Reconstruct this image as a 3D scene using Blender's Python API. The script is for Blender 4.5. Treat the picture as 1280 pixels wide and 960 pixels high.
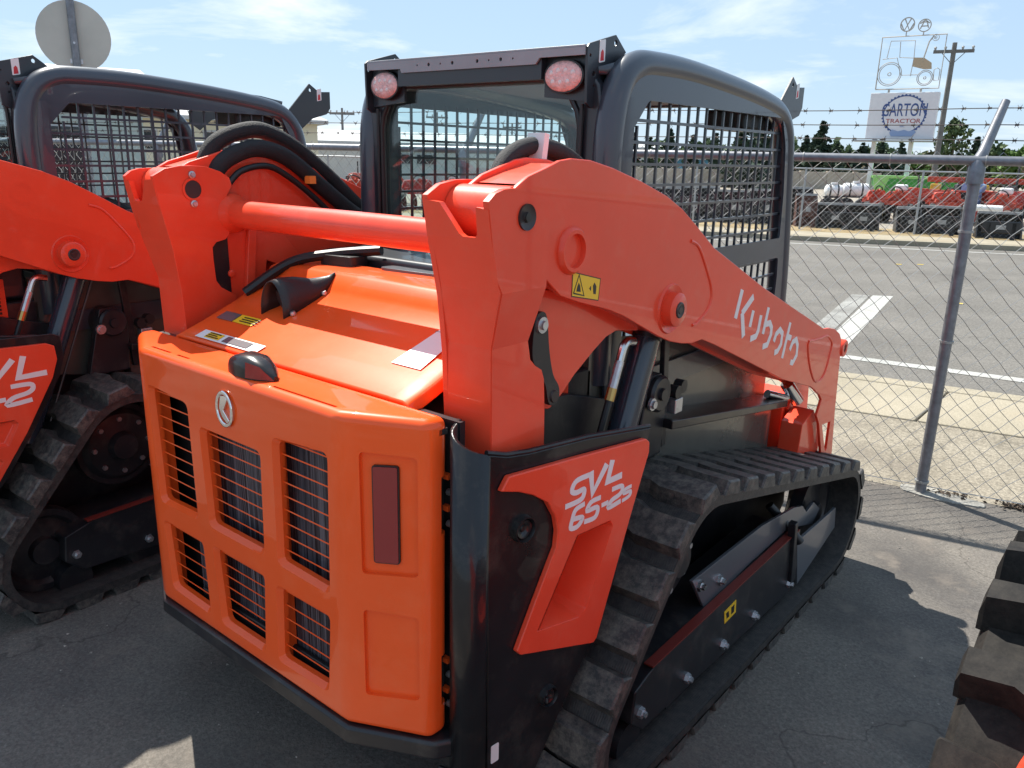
import bpy, bmesh, math, random
from mathutils import Vector, Matrix
from mathutils.geometry import tessellate_polygon
random.seed(7)
R = math.radians
scene = bpy.context.scene
for o in list(bpy.data.objects):
    bpy.data.objects.remove(o)
COL = scene.collection

# ------------------------------------------------------------------ camera
cam = bpy.data.cameras.new("camera")
cam.sensor_fit = 'HORIZONTAL'; cam.sensor_width = 36.0
cam.lens = 1001.39 / 1280 * 36.0
cam.clip_start = 0.05; cam.clip_end = 3000
camo = bpy.data.objects.new("camera", cam); COL.objects.link(camo)
rt = Vector((0.77069312, 0.63677289, 0.02350332)); up = Vector((-0.19147764, 0.19625194, 0.9616764)); fw = Vector((-0.60775688, 0.74565774, -0.27317778))
M = Matrix((rt, up, -fw)).transposed().to_4x4(); M.translation = Vector((1.73748, -1.2643, 1.738))
camo.matrix_world = M
scene.camera = camo

# ------------------------------------------------------------------ sky, sun, exposure
SUN = Vector((-1.17, 0.36, 1.775)).normalized()
sun_el = math.asin(SUN.z); sun_az = math.atan2(SUN.x, SUN.y)
world = bpy.data.worlds.new("World"); scene.world = world; world.use_nodes = True
nt = world.node_tree; nt.nodes.clear()
out = nt.nodes.new("ShaderNodeOutputWorld"); bg = nt.nodes.new("ShaderNodeBackground")
sky = nt.nodes.new("ShaderNodeTexSky"); sky.sky_type = 'NISHITA'; sky.sun_disc = False
sky.sun_elevation = sun_el; sky.sun_rotation = sun_az; sky.altitude = 30; sky.air_density = 1.0; sky.dust_density = 0.15; sky.ozone_density = 1.2
tc = nt.nodes.new("ShaderNodeTexCoord"); sep = nt.nodes.new("ShaderNodeSeparateXYZ")
nt.links.new(tc.outputs['Generated'], sep.inputs[0])
def wmath(op, a, b=None):
    n = nt.nodes.new("ShaderNodeMath"); n.operation = op
    for i, v in enumerate((a, b)):
        if v is None: continue
        if isinstance(v, (int, float)): n.inputs[i].default_value = v
        else: nt.links.new(v, n.inputs[i])
    return n.outputs[0]
# thin high cloud: noise on the direction projected on a flat cloud deck
zz = wmath('ADD', wmath('MAXIMUM', sep.outputs[2], 0.0), 0.12)
cmb = nt.nodes.new("ShaderNodeCombineXYZ")
nt.links.new(wmath('DIVIDE', sep.outputs[0], zz), cmb.inputs[0]); nt.links.new(wmath('DIVIDE', sep.outputs[1], zz), cmb.inputs[1])
n1 = nt.nodes.new("ShaderNodeTexNoise"); n1.inputs['Scale'].default_value = 0.8; n1.inputs['Detail'].default_value = 9; n1.inputs['Roughness'].default_value = 0.58; n1.inputs['Distortion'].default_value = 0.35
nt.links.new(cmb.outputs[0], n1.inputs['Vector'])
cr = nt.nodes.new("ShaderNodeValToRGB"); cr.color_ramp.elements[0].position = 0.53; cr.color_ramp.elements[0].color = (0.0, 0.0, 0.0, 1)
cr.color_ramp.elements[1].position = 0.74; cr.color_ramp.elements[1].color = (0.85, 0.85, 0.85, 1)
nt.links.new(n1.outputs[0], cr.inputs[0])
mx = nt.nodes.new("ShaderNodeMix"); mx.data_type = 'RGBA'
# an even veil of thin high haze over the whole dome softens the clear-sky gradient
veil = nt.nodes.new("ShaderNodeMix"); veil.data_type = 'RGBA'; veil.inputs[0].default_value = 0.86; nt.links.new(sky.outputs[0], veil.inputs[6]); veil.inputs[7].default_value = (2.3, 3.15, 4.15, 1)
nt.links.new(cr.outputs[0], mx.inputs[0]); nt.links.new(veil.outputs[2], mx.inputs[6]); mx.inputs[7].default_value = (5.6, 5.8, 6.0, 1)
nt.links.new(mx.outputs[2], bg.inputs[0]); bg.inputs[1].default_value = 0.10
nt.links.new(bg.outputs[0], out.inputs[0])
sl = bpy.data.lights.new("sun", 'SUN'); sl.energy = 4.3; sl.angle = R(0.53); sl.color = (1.0, 0.95, 0.86)
so = bpy.data.objects.new("sun", sl); COL.objects.link(so); so.location = (-20, 8, 30)
so.rotation_euler = SUN.to_track_quat('Z', 'Y').to_euler()
vs = scene.view_settings
vs.view_transform = 'Standard'; vs.look = 'None'; vs.gamma = 1; vs.use_curve_mapping = False; vs.exposure = 1.15

# ------------------------------------------------------------------ materials
MATS = {}
def mat(name, col, rough=0.5, metal=0.0, coat=0.0, var=0.0, vscale=6.0, bump=0.0, bscale=60.0, dust=0.0, dustcol=(0.35, 0.3, 0.24), spec=0.5, trans=0.0, emit=None, rvar=0.0, coord='Object'):
    m = bpy.data.materials.new(name); m.use_nodes = True; t = m.node_tree
    b = t.nodes['Principled BSDF']
    b.inputs['Roughness'].default_value = rough; b.inputs['Metallic'].default_value = metal
    b.inputs['Coat Weight'].default_value = coat; b.inputs['Coat Roughness'].default_value = 0.025
    b.inputs['Specular IOR Level'].default_value = spec
    b.inputs['Base Color'].default_value = (*col, 1)
    c = t.nodes.new("ShaderNodeTexCoord")
    last = None
    if var:
        n = t.nodes.new("ShaderNodeTexNoise"); n.inputs['Scale'].default_value = vscale; n.inputs['Detail'].default_value = 6; n.inputs['Roughness'].default_value = 0.6
        t.links.new(c.outputs[coord], n.inputs['Vector'])
        r = t.nodes.new("ShaderNodeValToRGB"); r.color_ramp.elements[0].position = 0.3; r.color_ramp.elements[1].position = 0.7
        r.color_ramp.elements[0].color = (*[x * (1 - var) for x in col], 1); r.color_ramp.elements[1].color = (*[min(1, x * (1 + var)) for x in col], 1)
        t.links.new(n.outputs[0], r.inputs[0]); last = r.outputs[0]
        if rvar:
            mr = t.nodes.new("ShaderNodeMapRange"); mr.inputs[3].default_value = max(0, rough - rvar); mr.inputs[4].default_value = min(1, rough + rvar)
            t.links.new(n.outputs[0], mr.inputs[0]); t.links.new(mr.outputs[0], b.inputs['Roughness'])
    if dust:
        n = t.nodes.new("ShaderNodeTexNoise"); n.inputs['Scale'].default_value = 9; n.inputs['Detail'].default_value = 10; n.inputs['Roughness'].default_value = 0.75
        t.links.new(c.outputs[coord], n.inputs['Vector'])
        r = t.nodes.new("ShaderNodeValToRGB"); r.color_ramp.elements[0].position = 0.5; r.color_ramp.elements[1].position = 0.72
        r.color_ramp.elements[0].color = (0, 0, 0, 1); r.color_ramp.elements[1].color = (dust, dust, dust, 1)
        t.links.new(n.outputs[0], r.inputs[0])
        x = t.nodes.new("ShaderNodeMix"); x.data_type = 'RGBA'; t.links.new(r.outputs[0], x.inputs[0])
        if last: t.links.new(last, x.inputs[6])
        else: x.inputs[6].default_value = (*col, 1)
        x.inputs[7].default_value = (*dustcol, 1); last = x.outputs[2]
    if last: t.links.new(last, b.inputs['Base Color'])
    if bump:
        n = t.nodes.new("ShaderNodeTexNoise"); n.inputs['Scale'].default_value = bscale; n.inputs['Detail'].default_value = 5
        t.links.new(c.outputs[coord], n.inputs['Vector'])
        bp = t.nodes.new("ShaderNodeBump"); bp.inputs['Strength'].default_value = bump; bp.inputs['Distance'].default_value = 0.01
        t.links.new(n.outputs[0], bp.inputs['Height']); t.links.new(bp.outputs[0], b.inputs['Normal'])
    if trans: b.inputs['Transmission Weight'].default_value = trans
    if emit: b.inputs['Emission Color'].default_value = (*emit, 1); b.inputs['Emission Strength'].default_value = 1
    MATS[name] = m
    return m
mat('arm_paint', (0.84, 0.068, 0.027), 0.38, spec=0.25, coat=0.45, var=0.09, vscale=2.2, bump=0.014, bscale=90, rvar=0.16, dust=0.12, dustcol=(0.62, 0.30, 0.20))
mat('bonnet_paint', (0.88, 0.098, 0.014), 0.36, spec=0.12, coat=0.6, var=0.06, vscale=2.0, bump=0.010, bscale=120, rvar=0.12, dust=0.08, dustcol=(0.75, 0.35, 0.18))
mat('slate_paint', (0.038, 0.045, 0.061), 0.33, coat=0.45, var=0.15, vscale=3, bump=0.03, bscale=220, rvar=0.08)
mat('slate_dark', (0.020, 0.023, 0.030), 0.36, coat=0.2, var=0.15, vscale=4, bump=0.02, bscale=200)
mat('grey_bar', (0.26, 0.27, 0.29), 0.38, coat=0.1, var=0.1)
mat('gloss_black', (0.010, 0.010, 0.012), 0.30, spec=0.3, coat=0.3, var=0.25, vscale=5, rvar=0.08, dust=0.10)
mat('black_paint', (0.013, 0.013, 0.016), 0.38, var=0.2, dust=0.12, rvar=0.1)
mat('black_plastic', (0.012, 0.012, 0.013), 0.42, var=0.1, bump=0.05, bscale=300)
mat('hose_sleeve', (0.012, 0.012, 0.014), 0.75, var=0.3, vscale=40, bump=0.5, bscale=320)
mat('hose_rubber', (0.010, 0.010, 0.011), 0.45)
mat('steel', (0.62, 0.62, 0.62), 0.25, metal=1.0, var=0.15, vscale=40)
mat('zinc', (0.55, 0.56, 0.58), 0.38, metal=0.9, var=0.15, vscale=60)
mat('brass', (0.5, 0.33, 0.12), 0.35, metal=1.0)
mat('chrome', (0.75, 0.75, 0.76), 0.10, metal=1.0)
mat('dark_steel', (0.06, 0.05, 0.05), 0.4, metal=0.6)
mat('barrel_paint', (0.022, 0.030, 0.045), 0.22, coat=0.4)
mat('white_decal', (0.82, 0.74, 0.74), 0.4)
mat('white_letter', (0.80, 0.72, 0.71), 0.35)
mat('paper_white', (0.75, 0.75, 0.74), 0.45)
mat('decal_yellow', (0.85, 0.52, 0.02), 0.4)
mat('decal_black', (0.01, 0.01, 0.01), 0.4)
mat('decal_red', (0.55, 0.02, 0.03), 0.4)
mat('lens_clear', (0.70, 0.62, 0.60), 0.12, coat=0.8)
mat('lens_lamp', (0.74, 0.44, 0.41), 0.12, coat=0.8, var=0.25, vscale=90, bump=0.5, bscale=140)
mat('lens_red', (0.26, 0.012, 0.012), 0.12, coat=0.6)
mat('reflector_red', (0.24, 0.018, 0.020), 0.25, coat=0.3)
mat('roof_liner', (0.22, 0.25, 0.27), 0.7)
mat('orange_tag', (0.9, 0.25, 0.04), 0.5)
mat('cover_ground_reflect', (0.085, 0.080, 0.068), 0.25, coat=0.3, var=.15)  # olive tone stands in for sunlit ground mirrored in the glossy black cover
mat('edge_reflect', (0.16, 0.020, 0.014), 0.5)  # orange reflection on the black track beam, given as a colour
mat('plate_grey', (0.095, 0.100, 0.112), 0.3, coat=0.3)
# radiator: fine vertical fins with grey streaks
def radiator():
    m = bpy.data.materials.new('radiator_core'); m.use_nodes = True; t = m.node_tree; b = t.nodes['Principled BSDF']; b.inputs['Roughness'].default_value = 0.45; b.inputs['Metallic'].default_value = 0.4
    c = t.nodes.new("ShaderNodeTexCoord"); mp = t.nodes.new("ShaderNodeMapping"); mp.inputs['Scale'].default_value = (210, 1, 2)
    t.links.new(c.outputs['Object'], mp.inputs[0]); n = t.nodes.new("ShaderNodeTexNoise"); n.inputs['Scale'].default_value = 1.0; n.inputs['Detail'].default_value = 4
    t.links.new(mp.outputs[0], n.inputs['Vector']); r = t.nodes.new("ShaderNodeValToRGB")
    r.color_ramp.elements[0].position = 0.4; r.color_ramp.elements[0].color = (0.012, 0.012, 0.018, 1); r.color_ramp.elements[1].position = 0.7; r.color_ramp.elements[1].color = (0.20, 0.20, 0.235, 1)
    t.links.new(n.outputs[0], r.inputs[0]); t.links.new(r.outputs[0], b.inputs['Base Color']); MATS['radiator_core'] = m
radiator()
# tread rubber: dark, fine moulding lines and dried mud
def rubber(name, mud, col=(0.020, 0.019, 0.020), wave=1.0):
    m = bpy.data.materials.new(name); m.use_nodes = True; t = m.node_tree; b = t.nodes['Principled BSDF']; b.inputs['Roughness'].default_value = 0.55
    c = t.nodes.new("ShaderNodeTexCoord"); n = t.nodes.new("ShaderNodeTexNoise"); n.inputs['Scale'].default_value = 34; n.inputs['Detail'].default_value = 12; n.inputs['Roughness'].default_value = 0.78
    oi = t.nodes.new("ShaderNodeObjectInfo"); va = t.nodes.new("ShaderNodeVectorMath"); va.operation = 'ADD'
    sc = t.nodes.new("ShaderNodeVectorMath"); sc.operation = 'SCALE'; sc.inputs[0].default_value = (7, 3, 5); t.links.new(oi.outputs['Random'], sc.inputs['Scale'])
    t.links.new(c.outputs['Object'], va.inputs[0]); t.links.new(sc.outputs[0], va.inputs[1]); t.links.new(va.outputs[0], n.inputs['Vector'])
    r = t.nodes.new("ShaderNodeValToRGB"); r.color_ramp.elements[0].position = 0.42; r.color_ramp.elements[1].position = 0.70
    r.color_ramp.elements[0].color = (*col, 1); r.color_ramp.elements[1].color = (*[a + (k - a) * mud for a, k in zip(col, (0.30, 0.26, 0.21))], 1)
    t.links.new(n.outputs[0], r.inputs[0]); t.links.new(r.outputs[0], b.inputs['Base Color'])
    w = t.nodes.new("ShaderNodeTexWave"); w.inputs['Scale'].default_value = 45; w.inputs['Distortion'].default_value = 3; w.inputs['Detail'].default_value = 3
    t.links.new(c.outputs['Object'], w.inputs['Vector'])
    ad = t.nodes.new("ShaderNodeMath"); ad.operation = 'ADD'; wv = t.nodes.new('ShaderNodeMath'); wv.operation = 'MULTIPLY'; wv.inputs[1].default_value = wave; t.links.new(w.outputs[1], wv.inputs[0]); t.links.new(wv.outputs[0], ad.inputs[0]); t.links.new(n.outputs[0], ad.inputs[1])
    bp = t.nodes.new("ShaderNodeBump"); bp.inputs['Strength'].default_value = 0.3; bp.inputs['Distance'].default_value = 0.003
    t.links.new(ad.outputs[0], bp.inputs['Height']); t.links.new(bp.outputs[0], b.inputs['Normal'])
    if name == 'tyre_rubber': b.inputs['Roughness'].default_value = 0.75; b.inputs['Specular IOR Level'].default_value = 0.2
    MATS[name] = m
rubber('lug_rubber', 0.50, (0.030, 0.029, 0.030), 0.12); rubber('belt_rubber', 0.18); rubber('tyre_rubber', 0.07, (0.012, 0.011, 0.0105), 0.0)
def glass(name, tint, refl):
    m = bpy.data.materials.new(name); m.use_nodes = True; t = m.node_tree; t.nodes.remove(t.nodes['Principled BSDF'])
    o = t.nodes['Material Output']; tr = t.nodes.new("ShaderNodeBsdfTransparent"); tr.inputs[0].default_value = (*tint, 1)
    g = t.nodes.new("ShaderNodeBsdfGlossy"); g.inputs['Roughness'].default_value = 0.02
    f = t.nodes.new("ShaderNodeLayerWeight"); f.inputs[0].default_value = refl; mxs = t.nodes.new("ShaderNodeMixShader")
    pw = t.nodes.new('ShaderNodeMath'); pw.operation = 'POWER'; pw.inputs[1].default_value = 4.0; t.links.new(f.outputs['Facing'], pw.inputs[0]); mr = t.nodes.new('ShaderNodeMath'); mr.operation = 'MULTIPLY_ADD'; mr.inputs[1].default_value = .8; mr.inputs[2].default_value = .05; t.links.new(pw.outputs[0], mr.inputs[0]); t.links.new(mr.outputs[0], mxs.inputs[0]); t.links.new(tr.outputs[0], mxs.inputs[1]); t.links.new(g.outputs[0], mxs.inputs[2]); t.links.new(mxs.outputs[0], o.inputs[0])
    MATS[name] = m
glass('cab_glass', (0.84, 0.93, 0.93), .5)

# ------------------------------------------------------------------ mesh helpers
class MB:
    def __init__(s): s.v = []; s.f = []
    def add(s, vs, fs):
        o = len(s.v); s.v += [tuple(v) for v in vs]; s.f += [tuple(i + o for i in f) for f in fs]; return s
    def box(s, x0, x1, y0, y1, z0, z1):
        return s.add([(x0, y0, z0), (x1, y0, z0), (x1, y1, z0), (x0, y1, z0), (x0, y0, z1), (x1, y0, z1), (x1, y1, z1), (x0, y1, z1)],
                     [(0, 3, 2, 1), (4, 5, 6, 7), (0, 1, 5, 4), (1, 2, 6, 5), (2, 3, 7, 6), (3, 0, 4, 7)])
    def bar(s, p, q, w, h, upv=(0, 0, 1)):
        p = Vector(p); q = Vector(q); d = (q - p).normalized(); u = Vector(upv)
        if abs(d.dot(u)) > 0.98: u = Vector((1, 0, 0))
        a = d.cross(u).normalized() * (w / 2); b = a.cross(d).normalized() * (h / 2)
        return s.add([p - a - b, p + a - b, p + a + b, p - a + b, q - a - b, q + a - b, q + a + b, q - a + b],
                     [(0, 1, 2, 3), (7, 6, 5, 4), (0, 4, 5, 1), (1, 5, 6, 2), (2, 6, 7, 3), (3, 7, 4, 0)])
    def plate(s, outer, holes, fn, w0, w1):
        loops = [list(outer)] + [list(h) for h in holes]
        flat = [p for l in loops for p in l]
        tris = tessellate_polygon([[Vector((p[0], p[1], 0)) for p in l] for l in loops])
        n = len(flat)
        vs = [fn(u, v, w0) for u, v in flat] + [fn(u, v, w1) for u, v in flat]
        fs = []
        for t in tris:
            a, b, c = t
            ar = (flat[b][0] - flat[a][0]) * (flat[c][1] - flat[a][1]) - (flat[b][1] - flat[a][1]) * (flat[c][0] - flat[a][0])
            if abs(ar) < 1e-12: continue
            if ar < 0: b, c = c, b
            fs.append((a + n, b + n, c + n)); fs.append((a, c, b))
        o = 0
        for k, l in enumerate(loops):
            m = len(l); area = sum(l[i][0] * l[(i + 1) % m][1] - l[(i + 1) % m][0] * l[i][1] for i in range(m))
            fl = (area > 0) == (k == 0)
            for i in range(m):
                a, b = o + i, o + (i + 1) % m
                fs.append((a, b, b + n, a + n) if fl else (b, a, a + n, b + n))
            o += m
        return s.add(vs, fs)
    def tube(s, pts, r, n=10, caps=True):
        pts = [Vector(p) for p in pts]; rr = r if isinstance(r, (list, tuple)) else [r] * len(pts)
        o = len(s.v); t0 = (pts[1] - pts[0]).normalized(); u = Vector((0, 0, 1)) if abs(t0.z) < 0.9 else Vector((1, 0, 0))
        a = t0.cross(u).normalized()
        for i, p in enumerate(pts):
            t = ((pts[min(i + 1, len(pts) - 1)] - pts[max(i - 1, 0)])).normalized()
            a = (a - t * a.dot(t)).normalized(); b = t.cross(a)
            for k in range(n):
                th = 2 * math.pi * k / n; s.v.append(tuple(p + (a * math.cos(th) + b * math.sin(th)) * rr[i]))
        for i in range(len(pts) - 1):
            for k in range(n):
                x = o + i * n + k; y = o + i * n + (k + 1) % n
                s.f.append((x, y, y + n, x + n))
        if caps:
            s.f.append(tuple(o + k for k in range(n))[::-1]); e = o + (len(pts) - 1) * n; s.f.append(tuple(e + k for k in range(n)))
        return s
    def cyl(s, p, q, r, n=16): return s.tube([p, q], r, n)
    def lathe(s, prof, c, ax, n=24):
        # prof: (radius, along)
        ax = Vector(ax).normalized(); u = Vector((0, 0, 1)) if abs(ax.z) < 0.9 else Vector((1, 0, 0)); a = ax.cross(u).normalized(); b = ax.cross(a); c = Vector(c); o = len(s.v)
        for r, h in prof:
            for k in range(n):
                th = 2 * math.pi * k / n; s.v.append(tuple(c + ax * h + (a * math.cos(th) + b * math.sin(th)) * max(r, 1e-4)))
        for i in range(len(prof) - 1):
            for k in range(n):
                x = o + i * n + k; y = o + i * n + (k + 1) % n
                s.f.append((x, y, y + n, x + n))
        return s
    def ribbon(s, pts, w, fn, h0, h1):
        # flat lettering stroke with mitred corners
        P = [Vector((p[0], p[1])) for p in pts]; L = []; Rr = []
        for i, p in enumerate(P):
            d0 = (P[i] - P[i - 1]).normalized() if i > 0 else None; d1 = (P[i + 1] - P[i]).normalized() if i < len(P) - 1 else None
            d = (d0 + d1).normalized() if d0 and d1 else (d0 or d1); nn = Vector((-d.y, d.x)); k = 1.0
            if d0 and d1: k = min(1.5, 1 / max(0.4, math.sqrt(max(0, (1 + d0.dot(d1)) / 2))))
            L.append(p + nn * w / 2 * k); Rr.append(p - nn * w / 2 * k)
        n = len(P)
        vs = [fn(*p, h1) for p in L] + [fn(*p, h1) for p in Rr] + [fn(*p, h0) for p in L] + [fn(*p, h0) for p in Rr]; fs = []
        for i in range(n - 1):
            fs += [(i, i + n, i + n + 1, i + 1), (2 * n + i, i, i + 1, 2 * n + i + 1), (n + i, 3 * n + i, 3 * n + i + 1, n + i + 1)]
        fs += [(0, 2 * n, 3 * n, n), (n - 1, 2 * n - 1, 4 * n - 1, 3 * n - 1)]
        return s.add(vs, fs)
    def mirror(s):
        m = MB(); m.v = [(-x, y, z) for x, y, z in s.v]; m.f = [tuple(reversed(f)) for f in s.f]; return m
    def mesh(s, name, material, angle=35):
        me = bpy.data.meshes.new(name); me.from_pydata(s.v, [], s.f); me.update()
        bm = bmesh.new(); bm.from_mesh(me); bmesh.ops.recalc_face_normals(bm, faces=bm.faces); bm.to_mesh(me); bm.free()
        if material: me.materials.append(MATS[material] if isinstance(material, str) else material)
        me.polygons.foreach_set('use_smooth', [True] * len(me.polygons)); me.set_sharp_from_angle(angle=R(angle))
        return me
    def obj(s, name, material, parent=None, bevel=0.0, seg=2, angle=35, loc=None):
        me = s.mesh(name, material, angle)
        o = bpy.data.objects.new(name, me); COL.objects.link(o)
        if parent: o.parent = parent
        if loc: o.location = loc
        if bevel:
            b = o.modifiers.new('bevel', 'BEVEL'); b.width = bevel; b.segments = seg; b.limit_method = 'ANGLE'; b.angle_limit = R(28); b.harden_normals = True; b.use_clamp_overlap = True
        return o
def tag(o, label=None, cat=None, group=None, kind=None):
    if label: o['label'] = label
    if cat: o['category'] = cat
    if group: o['group'] = group
    if kind: o['kind'] = kind
    return o
def empty(name, loc=(0, 0, 0), rz=0.0, parent=None):
    o = bpy.data.objects.new(name, None); COL.objects.link(o); o.location = loc; o.rotation_euler = (0, 0, rz); o.empty_display_size = 0.2
    if parent: o.parent = parent
    return o
def spline(pts, n=6, closed=False):
    P = [Vector(p) for p in pts]; out = []; m = len(P)
    for i in range(m if closed else m - 1):
        p0 = P[(i - 1) % m] if closed or i > 0 else P[0]; p1 = P[i]; p2 = P[(i + 1) % m]; p3 = P[(i + 2) % m] if closed or i < m - 2 else P[-1]
        for k in range(n):
            t = k / n
            out.append(0.5 * ((2 * p1) + (p2 - p0) * t + (2 * p0 - 5 * p1 + 4 * p2 - p3) * t * t + (3 * p1 - p0 - 3 * p2 + p3) * t ** 3))
    if not closed: out.append(P[-1])
    return out
def rounded(poly, r, n=4):
    out = []; m = len(poly)
    for i in range(m):
        p0, p1, p2 = Vector(poly[i - 1][:2]), Vector(poly[i][:2]), Vector(poly[(i + 1) % m][:2])
        a = (p0 - p1); b = (p2 - p1); rr = min(r, a.length * 0.45, b.length * 0.45)
        s = p1 + a.normalized() * rr; e = p1 + b.normalized() * rr
        for k in range(n + 1):
            t = k / n; q = s * (1 - t) ** 2 + p1 * 2 * t * (1 - t) + e * t * t; out.append((q.x, q.y))
    return out
XP = lambda u, v, w: (w, u, v)          # (y,z) profile extruded along X
YP = lambda u, v, w: (u, w, v)          # (x,z) profile extruded along Y
ZP = lambda u, v, w: (u, v, w)          # (x,y) plan extruded along Z
def circ(c, r, n=16): return [(c[0] + r * math.cos(2 * math.pi * k / n), c[1] + r * math.sin(2 * math.pi * k / n)) for k in range(n)]
def apply_mods(o):
    dg = bpy.context.evaluated_depsgraph_get(); me = bpy.data.meshes.new_from_object(o.evaluated_get(dg)); old = o.data; o.modifiers.clear(); o.data = me; me.name = o.name; bpy.data.meshes.remove(old)
def cut(o, cutter_mb):
    c = cutter_mb.obj('cutter', None); md = o.modifiers.new('b', 'BOOLEAN'); md.operation = 'DIFFERENCE'; md.object = c; md.solver = 'EXACT'
    bpy.context.view_layer.update(); apply_mods(o); cm = c.data; bpy.data.objects.remove(c); bpy.data.meshes.remove(cm)
    o.data.polygons.foreach_set('use_smooth', [True] * len(o.data.polygons)); o.data.set_sharp_from_angle(angle=R(32))
def both(fn_mb, name, material, parent, **k):
    """right-hand part and its mirror image on the left"""
    a = fn_mb.obj(name, material, parent, **k); b = fn_mb.mirror().obj(name, material, parent, **k); return a, b

# ------------------------------------------------------------------ the ground, road and pavements
def ground_mat(name, c0, c1, scale, fine=180, spk=0.25, rough=0.9, bump=0.5, bd=0.006, stain=None, detail=8, stain2=None):
    m = bpy.data.materials.new(name); m.use_nodes = True; t = m.node_tree; b = t.nodes['Principled BSDF']; b.inputs['Roughness'].default_value = rough; b.inputs['Specular IOR Level'].default_value = 0.25
    c = t.nodes.new("ShaderNodeTexCoord")
    def noise(s, d=detail, r=0.62):
        n = t.nodes.new("ShaderNodeTexNoise"); n.inputs['Scale'].default_value = s; n.inputs['Detail'].default_value = d; n.inputs['Roughness'].default_value = r; t.links.new(c.outputs['Object'], n.inputs['Vector']); return n.outputs[0]
    def ramp(src, p0, p1, a, bb):
        r = t.nodes.new("ShaderNodeValToRGB"); r.color_ramp.elements[0].position = p0; r.color_ramp.elements[1].position = p1; r.color_ramp.elements[0].color = (*a, 1); r.color_ramp.elements[1].color = (*bb, 1); t.links.new(src, r.inputs[0]); return r.outputs[0]
    def mixc(f, a, bb, mode='MIX', fac=None):
        x = t.nodes.new("ShaderNodeMix"); x.data_type = 'RGBA'; x.blend_type = mode
        if f is not None: t.links.new(f, x.inputs[0])
        else: x.inputs[0].default_value = fac
        t.links.new(a, x.inputs[6]); t.links.new(bb, x.inputs[7]); return x.outputs[2]
    base = ramp(noise(scale), 0.32, 0.68, c0, c1)
    v = t.nodes.new("ShaderNodeTexVoronoi"); v.inputs['Scale'].default_value = fine; t.links.new(c.outputs['Object'], v.inputs['Vector'])
    sp = t.nodes.new("ShaderNodeSeparateColor"); t.links.new(v.outputs['Color'], sp.inputs[0])
    grain = ramp(sp.outputs[0], 0.0, 1.0, (1 - spk,) * 3, (1 + spk,) * 3)
    col = mixc(None, base, grain, 'MULTIPLY', 1.0)
    fn = noise(fine * 0.35, 4)
    col = mixc(None, col, ramp(fn, 0.35, 0.75, (0.78,) * 3, (1.22,) * 3), 'MULTIPLY', 1.0)
    if stain:
        col = mixc(ramp(noise(stain[1], 5, 0.5), 0.52, 0.68, (0,) * 3, (stain[2],) * 3), col, ramp(noise(3), 0.2, 0.8, stain[0], stain[0]))
    if stain2:
        col = mixc(ramp(noise(stain2[1], 7, 0.65), stain2[3], stain2[3] + .14, (0,) * 3, (stain2[2],) * 3), col, ramp(noise(3), 0.2, 0.8, stain2[0], stain2[0]))
    t.links.new(col, b.inputs['Base Color'])
    h = t.nodes.new("ShaderNodeMath"); h.operation = 'ADD'; t.links.new(fn, h.inputs[0]); t.links.new(sp.outputs[0], h.inputs[1])
    bp = t.nodes.new("ShaderNodeBump"); bp.inputs['Strength'].default_value = bump; bp.inputs['Distance'].default_value = bd; t.links.new(h.outputs[0], bp.inputs['Height']); t.links.new(bp.outputs[0], b.inputs['Normal'])
    MATS[name] = m
ground_mat('far_gravel', (0.24, 0.21, 0.17), (0.33, 0.30, 0.25), 0.5, 30, 0.2)
ground_mat('lot_asphalt', (0.092, 0.085, 0.080), (0.208, 0.186, 0.158), 0.75, 190, 0.16, stain=((0.050, 0.047, 0.047), 1.3, 0.8), bump=0.45, stain2=((0.235, 0.20, 0.165), 2.6, 0.55, 0.54))
ground_mat('strip_dirt', (0.20, 0.175, 0.135), (0.28, 0.248, 0.195), 2.0, 120, 0.3, stain=((0.14, 0.12, 0.10), 1.5, 0.5))
ground_mat('pavement_concrete', (0.27, 0.238, 0.178), (0.345, 0.305, 0.232), 1.6, 220, 0.12, bump=0.25, stain=((0.25, 0.205, 0.14), 0.8, 0.6))
ground_mat('road_asphalt', (0.130, 0.122, 0.110), (0.165, 0.155, 0.140), 0.8, 110, 0.22, stain=((0.105, 0.098, 0.09), 0.5, 0.6), stain2=((0.20, 0.185, 0.165), 1.1, 0.45, 0.56))
ground_mat('worn_paint', (0.20, 0.195, 0.185), (0.33, 0.33, 0.31), 3.0, 160, 0.25, stain=((0.15, 0.145, 0.135), 2.0, 0.9))
ground_mat('road_paint', (0.34, 0.34, 0.32), (0.44, 0.44, 0.42), 3.0, 160, 0.25, stain=((0.30, 0.29, 0.27), 3.0, 0.8))
ground_mat('dry_grass', (0.24, 0.17, 0.085), (0.33, 0.26, 0.15), 1.5, 60, 0.3, stain=((0.16, 0.15, 0.10), 1.2, 0.7))
ground_mat('concrete_footing', (0.20, 0.19, 0.17), (0.34, 0.33, 0.30), 8, 200, 0.2)
ground_mat('yellow_paint', (0.50, 0.36, 0.08), (0.6, 0.44, 0.12), 3.0, 160, 0.25)
def sheet(name, pts, z, m, h=None):
    mb = MB()
    if h: mb.plate(pts, [], ZP, z - h, z)
    else: mb.add([(x, y, z) for x, y in pts], [tuple(range(len(pts)))])
    o = mb.obj(name, m, bevel=0.02 if h else 0); o['kind'] = 'structure'; return o
def ln(x, y0, s, x0=0.0): return y0 + s * (x - x0)
FS = 0.2                                                  # slope of fence line in plan
fy = lambda x: 3.375 + FS * (x - 0.895)
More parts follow.
